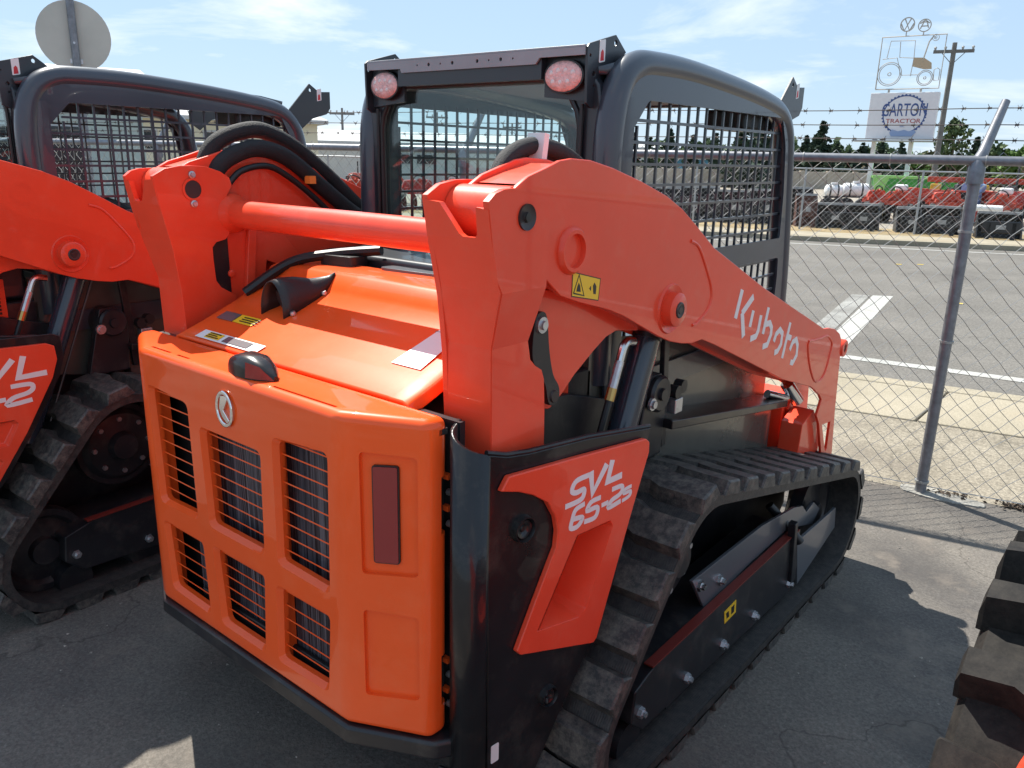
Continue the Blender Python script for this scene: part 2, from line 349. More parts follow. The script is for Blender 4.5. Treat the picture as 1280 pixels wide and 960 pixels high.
def cracks(name, scale, width, dark):
    m = MATS[name]; t = m.node_tree; b = t.nodes['Principled BSDF']; src = b.inputs['Base Color'].links[0].from_socket
    c = t.nodes.new('ShaderNodeTexCoord'); n = t.nodes.new('ShaderNodeTexNoise'); n.inputs['Scale'].default_value = scale * 2.2; n.inputs['Detail'].default_value = 6; t.links.new(c.outputs['Object'], n.inputs['Vector'])
    a = t.nodes.new('ShaderNodeVectorMath'); a.operation = 'MULTIPLY_ADD'; a.inputs[1].default_value = (.9 / scale,) * 3; t.links.new(n.outputs['Color'], a.inputs[0]); t.links.new(c.outputs['Object'], a.inputs[2])
    v = t.nodes.new('ShaderNodeTexVoronoi'); v.feature = 'DISTANCE_TO_EDGE'; v.inputs['Scale'].default_value = scale; t.links.new(a.outputs[0], v.inputs['Vector'])
    r = t.nodes.new('ShaderNodeValToRGB'); r.color_ramp.elements[0].position = 0; r.color_ramp.elements[1].position = width; r.color_ramp.elements[0].color = (dark, dark, dark, 1); r.color_ramp.elements[1].color = (1, 1, 1, 1); t.links.new(v.outputs['Distance'], r.inputs[0])
    x = t.nodes.new('ShaderNodeMix'); x.data_type = 'RGBA'; x.blend_type = 'MULTIPLY'; x.inputs[0].default_value = 1; t.links.new(src, x.inputs[6]); t.links.new(r.outputs[0], x.inputs[7]); t.links.new(x.outputs[2], b.inputs['Base Color'])
cracks('lot_asphalt', .38, .0035, .62); cracks('road_asphalt', .18, .003, .7); cracks('strip_dirt', .5, .012, .7)
def strip(name, a, b, z, m, h=None, x0=-60, x1=40):       # a,b: (y at x=0, slope)
    return sheet(name, [(x0, a[0] + a[1] * x0), (x1, a[0] + a[1] * x1), (x1, b[0] + b[1] * x1), (x0, b[0] + b[1] * x0)], z, m, h)
sheet('ground', [(-900, -400), (900, -400), (900, 1500), (-900, 1500)], -0.012, 'far_gravel')
strip('yard_asphalt', (-60.0, 0.2), (3.22, 0.2), 0.0, 'lot_asphalt')
strip('verge', (3.22, 0.2), (4.62, 0.2), 0.0, 'strip_dirt')
N0, N1 = (4.62, 0.2), (5.60, 0.2)
for k in range(-16, 12):                                   # pavement slabs with open joints
    x0 = k * 1.52 + 0.55; x1 = x0 + 1.508
    o = sheet('pavement_slab', [(x0, N0[0] + .2 * x0), (x1, N0[0] + .2 * x1), (x1, N1[0] + .2 * x1), (x0, N1[0] + .2 * x0)], 0.012, 'pavement_concrete', 0.03)
    if k == -16:
        slab0 = o; pav = empty('pavement'); pav['kind'] = 'structure'
    o.parent = pav; del o['kind']
strip('kerb', (5.605, 0.2), (5.80, 0.2), 0.018, 'pavement_concrete', 0.05)
strip('road', (5.81, 0.2), (19.9, 0.42), -0.004, 'road_asphalt')
strip('road_edge_line', (6.40, 0.16), (6.56, 0.16), 0.0, 'road_paint')
strip('far_edge_line', (18.95, 0.42), (19.1, 0.42), 0.0, 'road_paint')
sheet('road_marking', [(-1.64, 10.33), (-1.43, 10.45), (-0.88, 6.95), (-1.10, 6.90)], 0.0, 'worn_paint')
sheet('road_marking', [(-1.40, 10.47), (-1.17, 10.62), (-0.63, 6.97), (-0.85, 6.95)], 0.0, 'road_paint')
for x, y in ((-2.2, 14.6), (-1.9, 14.9), (-0.4, 10.6), (-4.2, 13.2)):
    sheet('road_reflector', [(x, y), (x + .10, y + .03), (x + .09, y + .12), (x - .01, y + .09)], 0.002, 'yellow_paint')
strip('far_kerb', (19.9, 0.42), (20.1, 0.42), 0.11, 'pavement_concrete', 0.13)
strip('far_pavement', (20.11, 0.42), (21.4, 0.42), 0.115, 'pavement_concrete', 0.13)
strip('dry_verge', (21.41, 0.42), (24.0, 0.42), 0.10, 'dry_grass', 0.12)
sheet('footing', rounded([(0.80, 3.33), (1.00, 3.30), (1.22, 3.37), (1.20, 3.43), (0.95, 3.47), (0.78, 3.42)], 0.06), 0.008, 'concrete_footing', 0.02)

# ------------------------------------------------------------------ the track loader
ld = empty('track_loader'); tag(ld, 'orange compact track loader with black cab in the middle, rear grille facing the viewer', 'track loader', 'orange track loaders parked side by side')

# --- bonnet: one moulded shell with six louvred openings
plan = [(-.62, -.10), (-.62, -.158), (-.428, -.25), (.428, -.25), (.62, -.158), (.62, -.10)]
bo = MB().plate(plan, [], ZP, .425, 1.208).obj('bonnet', 'bonnet_paint', ld)
b = bo.modifiers.new('bv', 'BEVEL'); b.width = .022; b.segments = 5; b.limit_method = 'ANGLE'; b.angle_limit = R(15)
bpy.context.view_layer.update(); apply_mods(bo)
WIN = [[(.387, 1.098), (.198, 1.084), (.193, .771), (.375, .765)], [(.373, .691), (.179, .691), (.169, .487), (.355, .493)]]
WIN += [[(-x, z) for x, z in w][::-1] for w in WIN]
WIN += [[(.128, 1.034), (-.128, 1.034), (-.117, .771), (.117, .771)], [(.112, .698), (-.112, .698), (-.093, .484), (.093, .484)]]
cav = [(-.60, -.08), (-.60, -.145), (-.42, -.222), (.42, -.222), (.60, -.145), (.60, -.08)]
cut(bo, MB().plate(cav, [], ZP, .40, 1.185))
def grow(poly, d):
    c = Vector((sum(p[0] for p in poly) / len(poly), sum(p[1] for p in poly) / len(poly)))
    return [(p[0] + (d if p[0] > c.x else -d), p[1] + (d if p[1] > c.y else -d)) for p in poly]
cb = MB()
for w in WIN:
    a = rounded(w, .018, 4); g = rounded(grow(w, .013), .026, 4); n = len(a)
    vs = [(x, -.262, z) for x, z in grow(g, .006)] + [(x, -.236, z) for x, z in a] + [(x, -.20, z) for x, z in a]
    fs = [tuple(range(n)), tuple(range(2 * n, 3 * n))[::-1]]
    for i in range(n):
        j = (i + 1) % n; fs += [(i, i + n, j + n, j), (i + n, i + 2 * n, j + 2 * n, j + n)]
    cb.add(vs, fs)
for x0, x1 in ((-.40, -.30), (-.265, -.205), (.02, .10), (.17, .40)):       # vent slots on the top ledge
    cb.box(x0, x1, -.2275, -.2195, 1.17, 1.25)
for s in (1, -1):                                              # hinge cut-outs in the wrapped side edges
    for z0, z1 in ((.94, 1.075), (.505, .635)): cb.box(s * .615 - .028, s * .615 + .028, -.124, -.06, z0, z1)
cut(bo, cb)
# shallow pressed pockets on the angled corners
ca = Vector((.192, .092, 0)).normalized(); cn = Vector((ca.y, -ca.x, 0))
def corner(u, v, w, s=1):                 # u along the corner panel, v height, w outwards
    p = Vector((.428, -.25, 0)) + ca * u + cn * w; return (s * p.x, p.y, v)
cb = MB()
for s in (1, -1):
    for z0, z1 in ((.835, 1.125), (.52, .745)):
        cb.plate(rounded([(.052, z0), (.185, z0 + .01), (.185, z1), (.052, z1)], .012), [], lambda u, v, w: corner(u, v, w, s), -.010, .02)
cut(bo, cb)
for s in (1, -1):
    MB().plate(rounded([(.079, .864), (.141, .868), (.141, 1.100), (.079, 1.096)], .008), [], lambda u, v, w: corner(u, v, w, s), -.012, -.004).obj('reflector_frame', 'black_plastic', ld)
    MB().plate(rounded([(.082, .867), (.138, .871), (.138, 1.097), (.082, 1.093)], .005), [], lambda u, v, w: corner(u, v, w, s), -.005, -.0015).obj('reflector', 'reflector_red', ld, bevel=.001)
# louvre slats, each its own part
for w in WIN:
    zt = max(p[1] for p in w); zb = min(p[1] for p in w); xl = min(p[0] for p in w) - .008; xr = max(p[0] for p in w) + .008
    big = (zt - zb) > .23; n = int((zt - zb - .02) / .032)
    for k in range(n):
        z = zb + .030 + k * (zt - zb - .045) / max(1, n - 1)
        MB().add([(xl, -.229, z), (xr, -.229, z), (xr, -.2255, z - .001), (xl, -.2255, z - .001), (xl, -.229, z + .0036), (xr, -.229, z + .0036), (xr, -.2255, z + .0012), (xl, -.2255, z + .0012)],
                 [(0, 3, 2, 1), (4, 5, 6, 7), (0, 1, 5, 4), (1, 2, 6, 5), (2, 3, 7, 6), (3, 0, 4, 7)]).obj('louvre', 'bonnet_paint', bo)
MB().box(-.30, .405, -.19, -.15, .455, 1.15).obj('radiator', 'radiator_core', ld)
for x_ in (-.395, -.155, .155): MB().box(x_ - .004, x_ + .004, -.2215, -.192, .45, 1.12).obj('grille_divider', 'bonnet_paint', ld)
MB().box(-.56, -.335, -.16, -.11, .46, 1.15).obj('side_shroud', 'black_plastic', ld)
MB().box(-.28, .40, -.205, -.192, .455, .50).obj('lower_trim', 'black_plastic', ld, bevel=.004)
# hinge tabs along the right rear edge
for zz_ in (1.06, .985, .60, .52):
    for s in (1, -1):
        MB().box(s * .604 - .006, s * .604 + .012, -.100, -.088, zz_, zz_ + .012).obj('hinge_tab', 'bonnet_paint', ld)
        MB().cyl((s * .61, -.093, zz_ - .03), (s * .63, -.093, zz_ - .03), .008, 8).obj('hinge_bolt', 'zinc', ld)
# emblem: chrome ring with the angular letter form
em = MB()
ring = [(.0, 0)]
vs = []
Tn = 28
for k in range(Tn):
    th = 2 * math.pi * k / Tn
    for j in range(8):
        ph = 2 * math.pi * j / 8; rr_ = 1 + .13 * math.cos(ph)
        vs.append((.002 + .033 * rr_ * math.cos(th), -.2525 - .0042 * (1 + math.sin(ph)) / 1.2, 1.122 + .042 * rr_ * math.sin(th)))
em.add(vs, [(k * 8 + j, ((k + 1) % Tn) * 8 + j, ((k + 1) % Tn) * 8 + (j + 1) % 8, k * 8 + (j + 1) % 8) for k in range(Tn) for j in range(8)])
emb = em.obj('emblem', 'chrome', ld)
MB().plate([(-.012, 1.154), (.012, 1.158), (.018, 1.148), (-.002, 1.118), (.024, 1.094), (.012, 1.086), (-.008, 1.10), (-.020, 1.122)], [], YP, -.2575, -.249).obj('emblem_mark', 'chrome', emb, bevel=.002)
# lid of the bonnet, rising towards the cab
LID = [(-.105, 1.2105), (-.02, 1.242), (.10, 1.292), (.195, 1.340), (.205, 1.352), (.235, 1.388), (.255, 1.394), (.36, 1.402)]
def lidz(y):
    for (a, za), (b_, zb_) in zip(LID, LID[1:]):
        if y <= b_: return za + (zb_ - za) * (y - a) / (b_ - a)
    return LID[-1][1]
mb = MB(); xs = [-.505, -.497, -.478, -.44, -.43, .43, .44, .478, .497, .505]; dz = [-.035, -.006, 0, 0, .001, .001, 0, 0, -.006, -.035]
nx = len(xs)
for y, z in LID:
    for x, d in zip(xs, dz):
        dd = d if (y > -.05 and y < .2) or d < .005 else 0
        mb.v.append((x, y, z + dd))
for i in range(len(LID) - 1):
    for k in range(nx - 1): mb.f.append((i * nx + k, i * nx + k + 1, (i + 1) * nx + k + 1, (i + 1) * nx + k))
lid = mb.obj('bonnet_lid', 'bonnet_paint', ld, angle=50)
sd = lid.modifiers.new('s', 'SOLIDIFY'); sd.thickness = .014; sd.offset = -1
b = lid.modifiers.new('bv', 'BEVEL'); b.width = .005; b.segments = 3; b.limit_method = 'ANGLE'; b.angle_limit = R(40)
LS = lambda x, y, w: (x, y, lidz(y) + w)
def onlid(name, pts, m, w=.004, par=lid, h=.0012):
    return MB().plate(pts, [], LS, w, w + h).obj(name, m, par)
onlid('sticker', [(.33, .0), (.43, .0), (.43, .16), (.36, .16)], 'paper_white', .0030)
onlid('sticker', [(-.40, -.095), (-.40, -.06), (-.10, -.060), (-.10, -.095)], 'paper_white', .004)
onlid('sticker', [(-.36, -.09), (-.36, -.066), (-.29, -.066), (-.29, -.09)], 'decal_yellow', .006)
onlid('sticker', [(-.27, -.09), (-.27, -.066), (-.15, -.066), (-.15, -.09)], 'plate_grey', .006)
onlid('sticker', [(-.44, .0), (-.44, .035), (-.36, .035), (-.36, .0)], 'plate_grey', .0030)
onlid('sticker', [(-.355, .0), (-.355, .035), (-.26, .035), (-.26, .0)], 'decal_yellow', .0030)
for y0_, x0_, x1_ in ((-.088, -.355, -.295), (-.080, -.355, -.31), (-.072, -.355, -.30)): onlid('sticker_print', [(x0_, y0_), (x1_, y0_), (x1_, y0_ + .003), (x0_, y0_ + .003)], 'decal_black', .0075)
for k_ in range(7): onlid('sticker_print', [(.352, .02 + k_ * .018), (.352 + .05 + .012 * (k_ % 3), .02 + k_ * .018), (.352 + .05 + .012 * (k_ % 3), .025 + k_ * .018), (.352, .025 + k_ * .018)], 'plate_grey', .0046)
for k_ in range(3): onlid('sticker_print', [(-.25, .006 + k_ * .009 - .0), (-.25 - .08, .006 + k_ * .009), (-.33, .009 + k_ * .009), (-.25, .009 + k_ * .009)][::-1], 'decal_black', .0046)
# tail lamp pod on the ledge
pod = MB()
sec = [(-.085, .012, .012), (-.07, .030, .034), (-.03, .040, .046), (.02, .040, .044), (.06, .026, .030), (.088, .006, .010)]
vs = []; m_ = 12
for x, ry, rz in sec:
    for k in range(m_):
        th = math.pi * k / (m_ - 1); c_, s_ = math.cos(th), math.sin(th)
        c_ = math.copysign(abs(c_) ** .6, c_); s_ = abs(s_) ** .6
        vs.append((.052 + x, -.195 - ry * c_, 1.2085 + rz * s_ * 1.15))
fs = [(i * m_ + k, i * m_ + k + 1, (i + 1) * m_ + k + 1, (i + 1) * m_ + k) for i in range(len(sec) - 1) for k in range(m_ - 1)] + [tuple(range(m_)), tuple(range(5 * m_, 6 * m_))[::-1]]
pd = pod.add(vs, fs).obj('tail_lamp', 'gloss_black', ld, angle=28)
MB().add([(.074, -.237, 1.2125), (.112, -.224, 1.212), (.140, -.201, 1.210), (.112, -.221, 1.243), (.076, -.235, 1.251)], [(0, 1, 3, 4), (1, 2, 3)]).obj('lamp_lens', 'lens_red', pd)
# exhaust cowl: a scoop open to the rear that tapers towards the cab
cw = MB()
for x, y, rx, rz in ((-.242, .060, .056, .100), (-.236, .085, .056, .098), (-.220, .125, .050, .080), (-.200, .170, .038, .050), (-.182, .215, .018, .018), (-.172, .235, .004, .004)):
    cw.v += [(x + rx * math.cos(a_), y, lidz(y) + .004 + rz * math.sin(a_) + (0 if k_ not in (0, 13) else -.02)) for k_, a_ in enumerate([math.pi * k / 13 for k in range(14)])]
cw.f += [(i * 14 + k, i * 14 + k + 1, (i + 1) * 14 + k + 1, (i + 1) * 14 + k) for i in range(5) for k in range(13)]
co = cw.obj('exhaust_cowl', 'black_plastic', ld, angle=60); sd = co.modifiers.new('s', 'SOLIDIFY'); sd.thickness = .004
MB().cyl((-.240, .085, 1.325), (-.21, .16, 1.345), .026, 14).obj('exhaust_pipe', 'dark_steel', co)
for p in ((-.175, .085, 1.288), (-.160, .185, 1.338)): MB().lathe([(0, .010), (.007, .010), (.009, .004), (.009, 0)], p, (0, -.3, 1), 10).obj('bolt', 'zinc', co)
# deck, engine bay, black base and rear bumper
MB().box(-.60, .60, -.135, -.095, .44, 1.185).obj('rear_bulkhead', 'black_paint', ld)
MB().box(-.62, .62, -.13, -.105, 1.17, 1.183).obj('deck_lip', 'black_paint', ld)
MB().box(-.636, .636, -.084, -.068, .30, 1.192).obj('side_closure', 'black_paint', ld)
MB().plate([(-.68, -.04), (-.63, -.158), (-.432, -.254), (.432, -.254), (.63, -.158), (.70, -.04)], [], ZP, .372, .424).obj('rear_bumper', 'black_paint', ld, bevel=.012, seg=3)
MB().plate([(-.60, .1), (-.58, -.06), (-.36, -.14), (.36, -.14), (.60, -.06), (.66, .1)], [], ZP, .27, .371).obj('belly_plate', 'black_paint', ld, bevel=.02, seg=3)
MB().box(-.50, .50, -.09, .62, .30, 1.16).obj('chassis_rear', 'black_paint', ld, bevel=.01)
MB().box(-.46, .46, .40, .60, 1.16, 1.43).obj('engine_cover', 'slate_dark', ld, bevel=.02)
for i_, (a_, b_, c_, d_) in enumerate(((-.34, -.20, .30, .40), (-.10, .14, .34, .40), (.20, .36, .30, .40))):
    MB().plate(rounded([(a_, c_), (b_, c_ + .02), (b_, d_), (a_, d_)], .03), [], ZP, 1.2, 1.43 - .02 * i_).obj('air_box', ('black_plastic', 'plate_grey', 'black_plastic')[i_], ld, bevel=.015, seg=3)
MB().tube(spline([(-.47, .12, 1.31), (-.40, .24, 1.40), (-.30, .33, 1.43), (-.15, .40, 1.45)]), .016, 8).obj('engine_hose', 'hose_rubber', ld)

# --- towers
INN = [(-.103, 1.660), (-.065, 1.681), (-.02, 1.689), (.02, 1.690), (.061, 1.688), (.11, 1.674), (.140, 1.655), (.147, 1.632), (.128, 1.603), (.122, 1.575), (.124, 1.552), (.129, 1.506), (.127, 1.484), (.113, 1.470), (.081, 1.463), (.067, 1.448), (.067, 1.409), (.071, 1.345), (.086, 1.323), (.136, 1.292), (.14, 1.05), (-.036, 1.05), (-.038, 1.15), (-.047, 1.33), (-.061, 1.45), (-.072, 1.50), (-.088, 1.57)]
t_in = MB().plate(INN, [], XP, .545, .560)
for o in both(t_in, 'tower_inner_plate', 'arm_paint', ld, bevel=.004): pass
def outx(z):
    if z >= 1.475: return .724
    if z <= 1.352: return .686
    return .686 + (.724 - .686) * (z - 1.352) / (1.475 - 1.352)
OUT = [(-.103, 1.655), (-.083, 1.670), (-.057, 1.677), (-.021, 1.679), (.012, 1.673), (.052, 1.658), (.082, 1.639), (.090, 1.61), (.088, 1.56), (.086, 1.515), (.086, 1.475), (.082, 1.41), (.077, 1.352), (.087, 1.309), (.106, 1.291), (.130, 1.277), (.140, 1.253), (.146, 1.18), (.15, 1.05), (-.036, 1.05), (-.038, 1.15), (-.042, 1.352), (-.058, 1.475), (-.072, 1.50), (-.088, 1.57)]
mb = MB()
def split(poly, z, keep):
    o = []
    for i in range(len(poly)):
        a, b_ = poly[i - 1], poly[i]
        ia, ib = (a[1] >= z) == keep or a[1] == z, (b_[1] >= z) == keep or b_[1] == z
        if ia != ib:
            t = (z - a[1]) / (b_[1] - a[1]); o.append((a[0] + (b_[0] - a[0]) * t, z))
        if ib: o.append(b_)
    q = []
    for p in o:
        if not q or (abs(p[0] - q[-1][0]) + abs(p[1] - q[-1][1])) > 1e-5: q.append(p)
    if abs(q[0][0] - q[-1][0]) + abs(q[0][1] - q[-1][1]) < 1e-5: q.pop()
    return q
zone = [split(OUT, 1.475, True), split(split(OUT, 1.475, False), 1.352, True), split(split(OUT, 1.475, False), 1.352, False)]
for zn in zone: mb.plate(zn, [], lambda u, v, w: (outx(v) + w, u, v), -.015, 0)
both(mb, 'tower_outer_plate', 'arm_paint', ld)
RP = [(1.652, -.103), (1.58, -.090), (1.49, -.066), (1.352, -.043), (1.15, -.039), (1.05, -.037)]
def reary(z):
    for (za, a), (zb_, b_) in zip(RP, RP[1:]):
        if z >= zb_: return a + (b_ - a) * (z - za) / (zb_ - za)
    return RP[-1][1]
mb = MB(); rearpoly_r = [(outx(z) - .002, z) for z in (1.05, 1.15, 1.25, 1.352, 1.41, 1.475, 1.52, 1.58, 1.640)] + [(.690, 1.643), (.684, 1.588), (.641, 1.582), (.598, 1.64)]
rearpoly = rearpoly_r + [(.547, 1.652)] + [(.547, z) for z in (1.58, 1.52, 1.475, 1.41, 1.352, 1.25, 1.15, 1.05)]
# build in horizontal bands so the plate can follow the bend
zs_ = [1.05, 1.15, 1.25, 1.352, 1.41, 1.475, 1.52, 1.58]
for za, zb_ in zip(zs_, zs_[1:]):
    vs = []
    for w in (-.014, 0):
        for x, z in ((.547, za), (outx(za) - .002, za), (outx(zb_) - .002, zb_), (.547, zb_)): vs.append((x, reary(z) - .001 - w * 1, z))
    mb.add(vs, [(0, 3, 2, 1), (4, 5, 6, 7), (1, 2, 6, 5), (0, 4, 7, 3)])
mb.plate([(.547, 1.58), (.722, 1.58), (.722, 1.640), (.690, 1.643), (.686, 1.590), (.680, 1.584), (.648, 1.584), (.638, 1.590), (.594, 1.648), (.547, 1.652)], [], lambda u, v, w: (u, reary(v) - .001 - w, v), -.014, 0)
both(mb, 'tower_rear_plate', 'arm_paint', ld)
both(MB().plate([(.04, 1.44), (.06, 1.475), (.13, 1.475), (.132, 1.30), (.10, 1.30), (.05, 1.34)], [], XP, .563, .572), 'stop_plate', 'black_paint', ld, bevel=.002)
# gusset behind the tower that carries the cross tube
for s in (1, -1):
    br = MB().plate([(.12, 1.10), (.19, 1.14), (.30, 1.19), (.40, 1.29), (.40, 1.40), (.30, 1.53), (.12, 1.57)], [[(.25, 1.26), (.31, 1.26), (.32, 1.37), (.27, 1.39)]], XP, s * .575 - .008, s * .575 + .008).obj('tower_gusset', 'arm_paint', ld, bevel=.003)
    MB().bar((s * .558, .175, 1.16), (s * .558, .215, 1.50), .03, .018, (1, 0, 0)).obj('gusset_flange', 'arm_paint', ld, bevel=.003)
    MB().lathe([(0, .012), (.008, .012), (.012, .010), (.014, 0)], (s * .567, .135, 1.36), (-s, 0, 0), 12).obj('boss', 'arm_paint', ld)
MB().tube([(-.57, .15, 1.546), (.57, .15, 1.546)], .042, 28).obj('cross_tube', 'arm_paint', ld)
for s in (1, -1): MB().lathe([(.062, 0), (.058, .015), (.046, .03), (.042, .045)], (s * .56, .15, 1.546), (-s, 0, 0), 24).obj('tube_collar', 'arm_paint', ld)

# --- lift arms
ARM = [(-.045, 1.60), (-.055, 1.64), (-.03, 1.668), (.03, 1.70), (.089, 1.717), (.135, 1.732), (.178, 1.737), (.25, 1.734), (.342, 1.718), (.473, 1.687), (.60, 1.651), (.69, 1.615), (.78, 1.567), (.898, 1.500), (1.307, 1.338), (1.96, 1.105), (2.03, 1.098), (2.10, 1.083), (2.17, 1.052), (2.205, 1.02), (2.213, .97), (2.22, .93), (2.25, .70), (2.275, .57), (2.300, .44), (2.28, .43), (2.17, .478), (2.15, .50), (2.055, .68), (2.01, .728), (2.03, .76), (2.045, .79), (2.01, .82), (1.95, .85), (1.885, .88), (1.779, .911), (1.567, .973), (.95, 1.207), (.873, 1.233), (.808, 1.232), (.75, 1.241), (.68, 1.258), (.608, 1.284), (.495, 1.333), (.42, 1.366), (.348, 1.391), (.223, 1.424), (.151, 1.447), (.105, 1.482), (.06, 1.53)]
SLOT = [(2.10, .665), (2.205, .655), (2.205, .53), (2.19, .52)]
for s in (1, -1):
    arm = MB().plate(ARM, [SLOT], XP, s * .700 if s > 0 else -.712, .712 if s > 0 else s * .700).obj('lift_arm', 'arm_paint', ld, bevel=.003)
    inner = [p for p in ARM if not (2.0 < p[0] and p[1] < .80)] 
    MB().plate(ARM, [SLOT], XP, min(s * .578, s * .590), max(s * .578, s * .590)).obj('inner_plate', 'arm_paint', arm, bevel=.003)
    top = [(.015, 1.685), (.089, 1.705), (.178, 1.725), (.25, 1.722), (.342, 1.706), (.473, 1.675), (.60, 1.639), (.69, 1.603), (.78, 1.555), (.898, 1.488), (1.307, 1.326), (1.96, 1.093), (2.10, 1.070), (2.19, 1.03), (2.20, .93)]
    bot = [(.125, 1.475), (.223, 1.436), (.348, 1.403), (.495, 1.345), (.608, 1.296), (.75, 1.253), (.873, 1.245), (.95, 1.219), (1.567, .985), (1.779, .923), (1.90, .89)]
    for nm_, pl_ in (('top_plate', top), ('bottom_plate', bot)):
        mb = MB()
        for (ya, za), (yb, zb_) in zip(pl_, pl_[1:]):
            mb.add([(.589, ya, za), (.701, ya, za), (.701, yb, zb_), (.589, yb, zb_)], [(0, 1, 2, 3)])
        (mb if s > 0 else mb.mirror()).obj(nm_, 'arm_paint', arm)
    # rear pivot tube, pin and bushings
    MB().tube([(s * .562, 0.0, 1.624), (s * .705, 0.0, 1.624)], .058, 24).obj('pivot_tube', 'arm_paint', arm)
    pin = MB().lathe([(.0, .004), (.010, .004), (.011, .001), (.024, .002), (.0265, .004), (.0265, -.002)], (s * .7245, .012, 1.622), (s, 0, 0), 24).obj('pivot_pin', 'dark_steel', ld)
    MB().lathe([(0, .0062), (.009, .006), (.009, .003)], (s * .7245, .012, 1.622), (s, 0, 0), 16).obj('pin_bolt', 'decal_black', pin)
    MB().lathe([(.0, .002), (.026, .002), (.026, 0)], (s * .5445, .016, 1.622), (-s, 0, 0), 24).obj('pin_end', 'dark_steel', ld)
    MB().lathe([(.0265, 0), (.0265, .004), (.033, .004), (.033, 0)], (s * .5445, .016, 1.622), (-s, 0, 0), 24).obj('pin_ring', 'arm_paint', ld)
    for dz_ in (.042, -.042):
        MB().lathe([(0, .012), (.007, .012), (.008, .006), (.011, .005), (.011, 0)], (s * .5445, .016, 1.622 + dz_), (-s, 0, 0), 10).obj('pin_screw', 'zinc', ld)
    # bored cross bush
    MB().lathe([(.038, -.02), (.038, .014), (.046, .014), (.052, .008), (.054, .0)], (s * .711, .189, 1.542), (s, 0, 0), 28).obj('bush', 'arm_paint', arm)
    MB().lathe([(0, .0), (.038, .0)], (s * .708, .189, 1.542), (s, 0, 0), 24).obj('bush_plug', 'dark_steel', arm)
    # cylinder boss
    bs = MB().lathe([(0, .030), (.040, .030), (.046, .026), (.048, .0), (.066, .006), (.070, 0)], (s * .711, .663, 1.352), (s, 0, 0), 28).obj('cylinder_boss', 'arm_paint', arm)
    MB().lathe([(0, .0335), (.010, .0335), (.011, .032), (.019, .034), (.022, .032), (.022, .028)], (s * .711, .663, 1.352), (s, 0, 0), 20).obj('boss_pin', 'dark_steel', bs)
    # pressed outlines
    MB().tube([(s * .711, y, z) for y, z in [(v.x, v.y) for v in spline([(.75, 1.528, 0), (.80, 1.508, 0), (.862, 1.44, 0), (.905, 1.375, 0), (.895, 1.325, 0), (.83, 1.290, 0), (.80, 1.287, 0)])]], .0055, 8).obj('pressed_rib', 'arm_paint', arm)
    MB().tube([(s * .711, v.x, v.y) for v in spline([(1.79, 1.075, 0), (1.83, .99, 0), (1.91, .905, 0), (1.98, .885, 0), (2.035, .91, 0), (2.07, .985, 0), (2.075, 1.03, 0), (2.01, 1.068, 0), (1.92, 1.072, 0), (1.85, 1.075, 0)], closed=True)] , .0055, 8).obj('pressed_rib', 'arm_paint', arm)
    # forward knuckle
    kn = MB().lathe([(.018, .0), (.018, .014), (.034, .014), (.038, .008), (.038, -.10), (0, -.10)], (s * .705, 2.248, .978), (s, 0, 0), 20).obj('front_knuckle', 'arm_paint', arm)
    MB().lathe([(0, .010), (.018, .010)], (s * .705, 2.248, .978), (s, 0, 0), 16).obj('knuckle_pin', 'dark_steel', kn)
    # lower lobe and black control link
    LOBE = [(.09, 1.47), (.223, 1.44), (.348, 1.41), (.62, 1.30), (.608, 1.290), (.50, 1.306), (.45, 1.296), (.397, 1.269), (.317, 1.222), (.269, 1.184), (.222, 1.158), (.206, 1.158), (.17, 1.17), (.10, 1.22)]
    MB().plate(LOBE, [], XP, min(s * .632, s * .648), max(s * .632, s * .648)).obj('lobe_plate', 'arm_paint', arm, bevel=.003)
    LINK = spline([(.125, 1.385, 0), (.145, 1.405, 0), (.168, 1.39, 0), (.182, 1.31, 0), (.20, 1.25, 0), (.225, 1.215, 0), (.226, 1.185, 0), (.205, 1.172, 0), (.185, 1.185, 0), (.17, 1.23, 0), (.135, 1.275, 0), (.118, 1.31, 0)], 4, True)
    lk = MB().plate([(v.x, v.y) for v in LINK], [], XP, min(s * .652, s * .668), max(s * .652, s * .668)).obj('control_link', 'black_paint', ld, bevel=.003)
    MB().lathe([(0, .012), (.010, .012), (.011, .005), (.019, .005), (.020, 0)], (s * .668, .148, 1.375), (s, 0, 0), 14).obj('link_bolt', 'zinc', lk)
    MB().lathe([(0, .004), (.014, .004), (.016, 0)], (s * .668, .206, 1.195), (s, 0, 0), 14).obj('link_bolt', 'dark_steel', lk)
    # lift cylinder with hose and fitting
    a_ = Vector((s * .62, .725, 1.29)); d_ = Vector((0, -.36, -.86)).normalized()
    cy = MB().tube([a_, a_ + d_ * .02, a_ + d_ * .02, a_ + d_ * .70], [.030, .030, .040, .040], 20).obj('lift_cylinder', 'barrel_paint', ld)
    MB().tube([a_ + d_ * .018, a_ + d_ * .045], .044, 20).obj('gland', 'black_paint', cy)
    MB().tube([a_ + Vector((s * .01, .052, -.03)), a_ + Vector((s * .01, .052, -.03)) + d_ * .6], .005, 8).obj('hydraulic_line', 'dark_steel', cy)
    h0 = Vector((s * .645, .545, 1.255))
    MB().tube(spline([(s * .645, .595, 1.262), (s * .645, .565, 1.266), h0, h0 + d_ * .05]), .012, 10).obj('fitting', 'steel', cy)
    MB().cyl(h0 + d_ * .04, h0 + d_ * .115, .0125, 10).obj('fitting', 'zinc', cy)
    MB().cyl(h0 + d_ * .115, h0 + d_ * .15, .0135, 10).obj('fitting', 'brass', cy)
    MB().tube([h0 + d_ * .14, h0 + d_ * .30, h0 + d_ * .50 + Vector((0, .02, 0))], .010, 10).obj('hydraulic_hose', 'hose_rubber', cy)
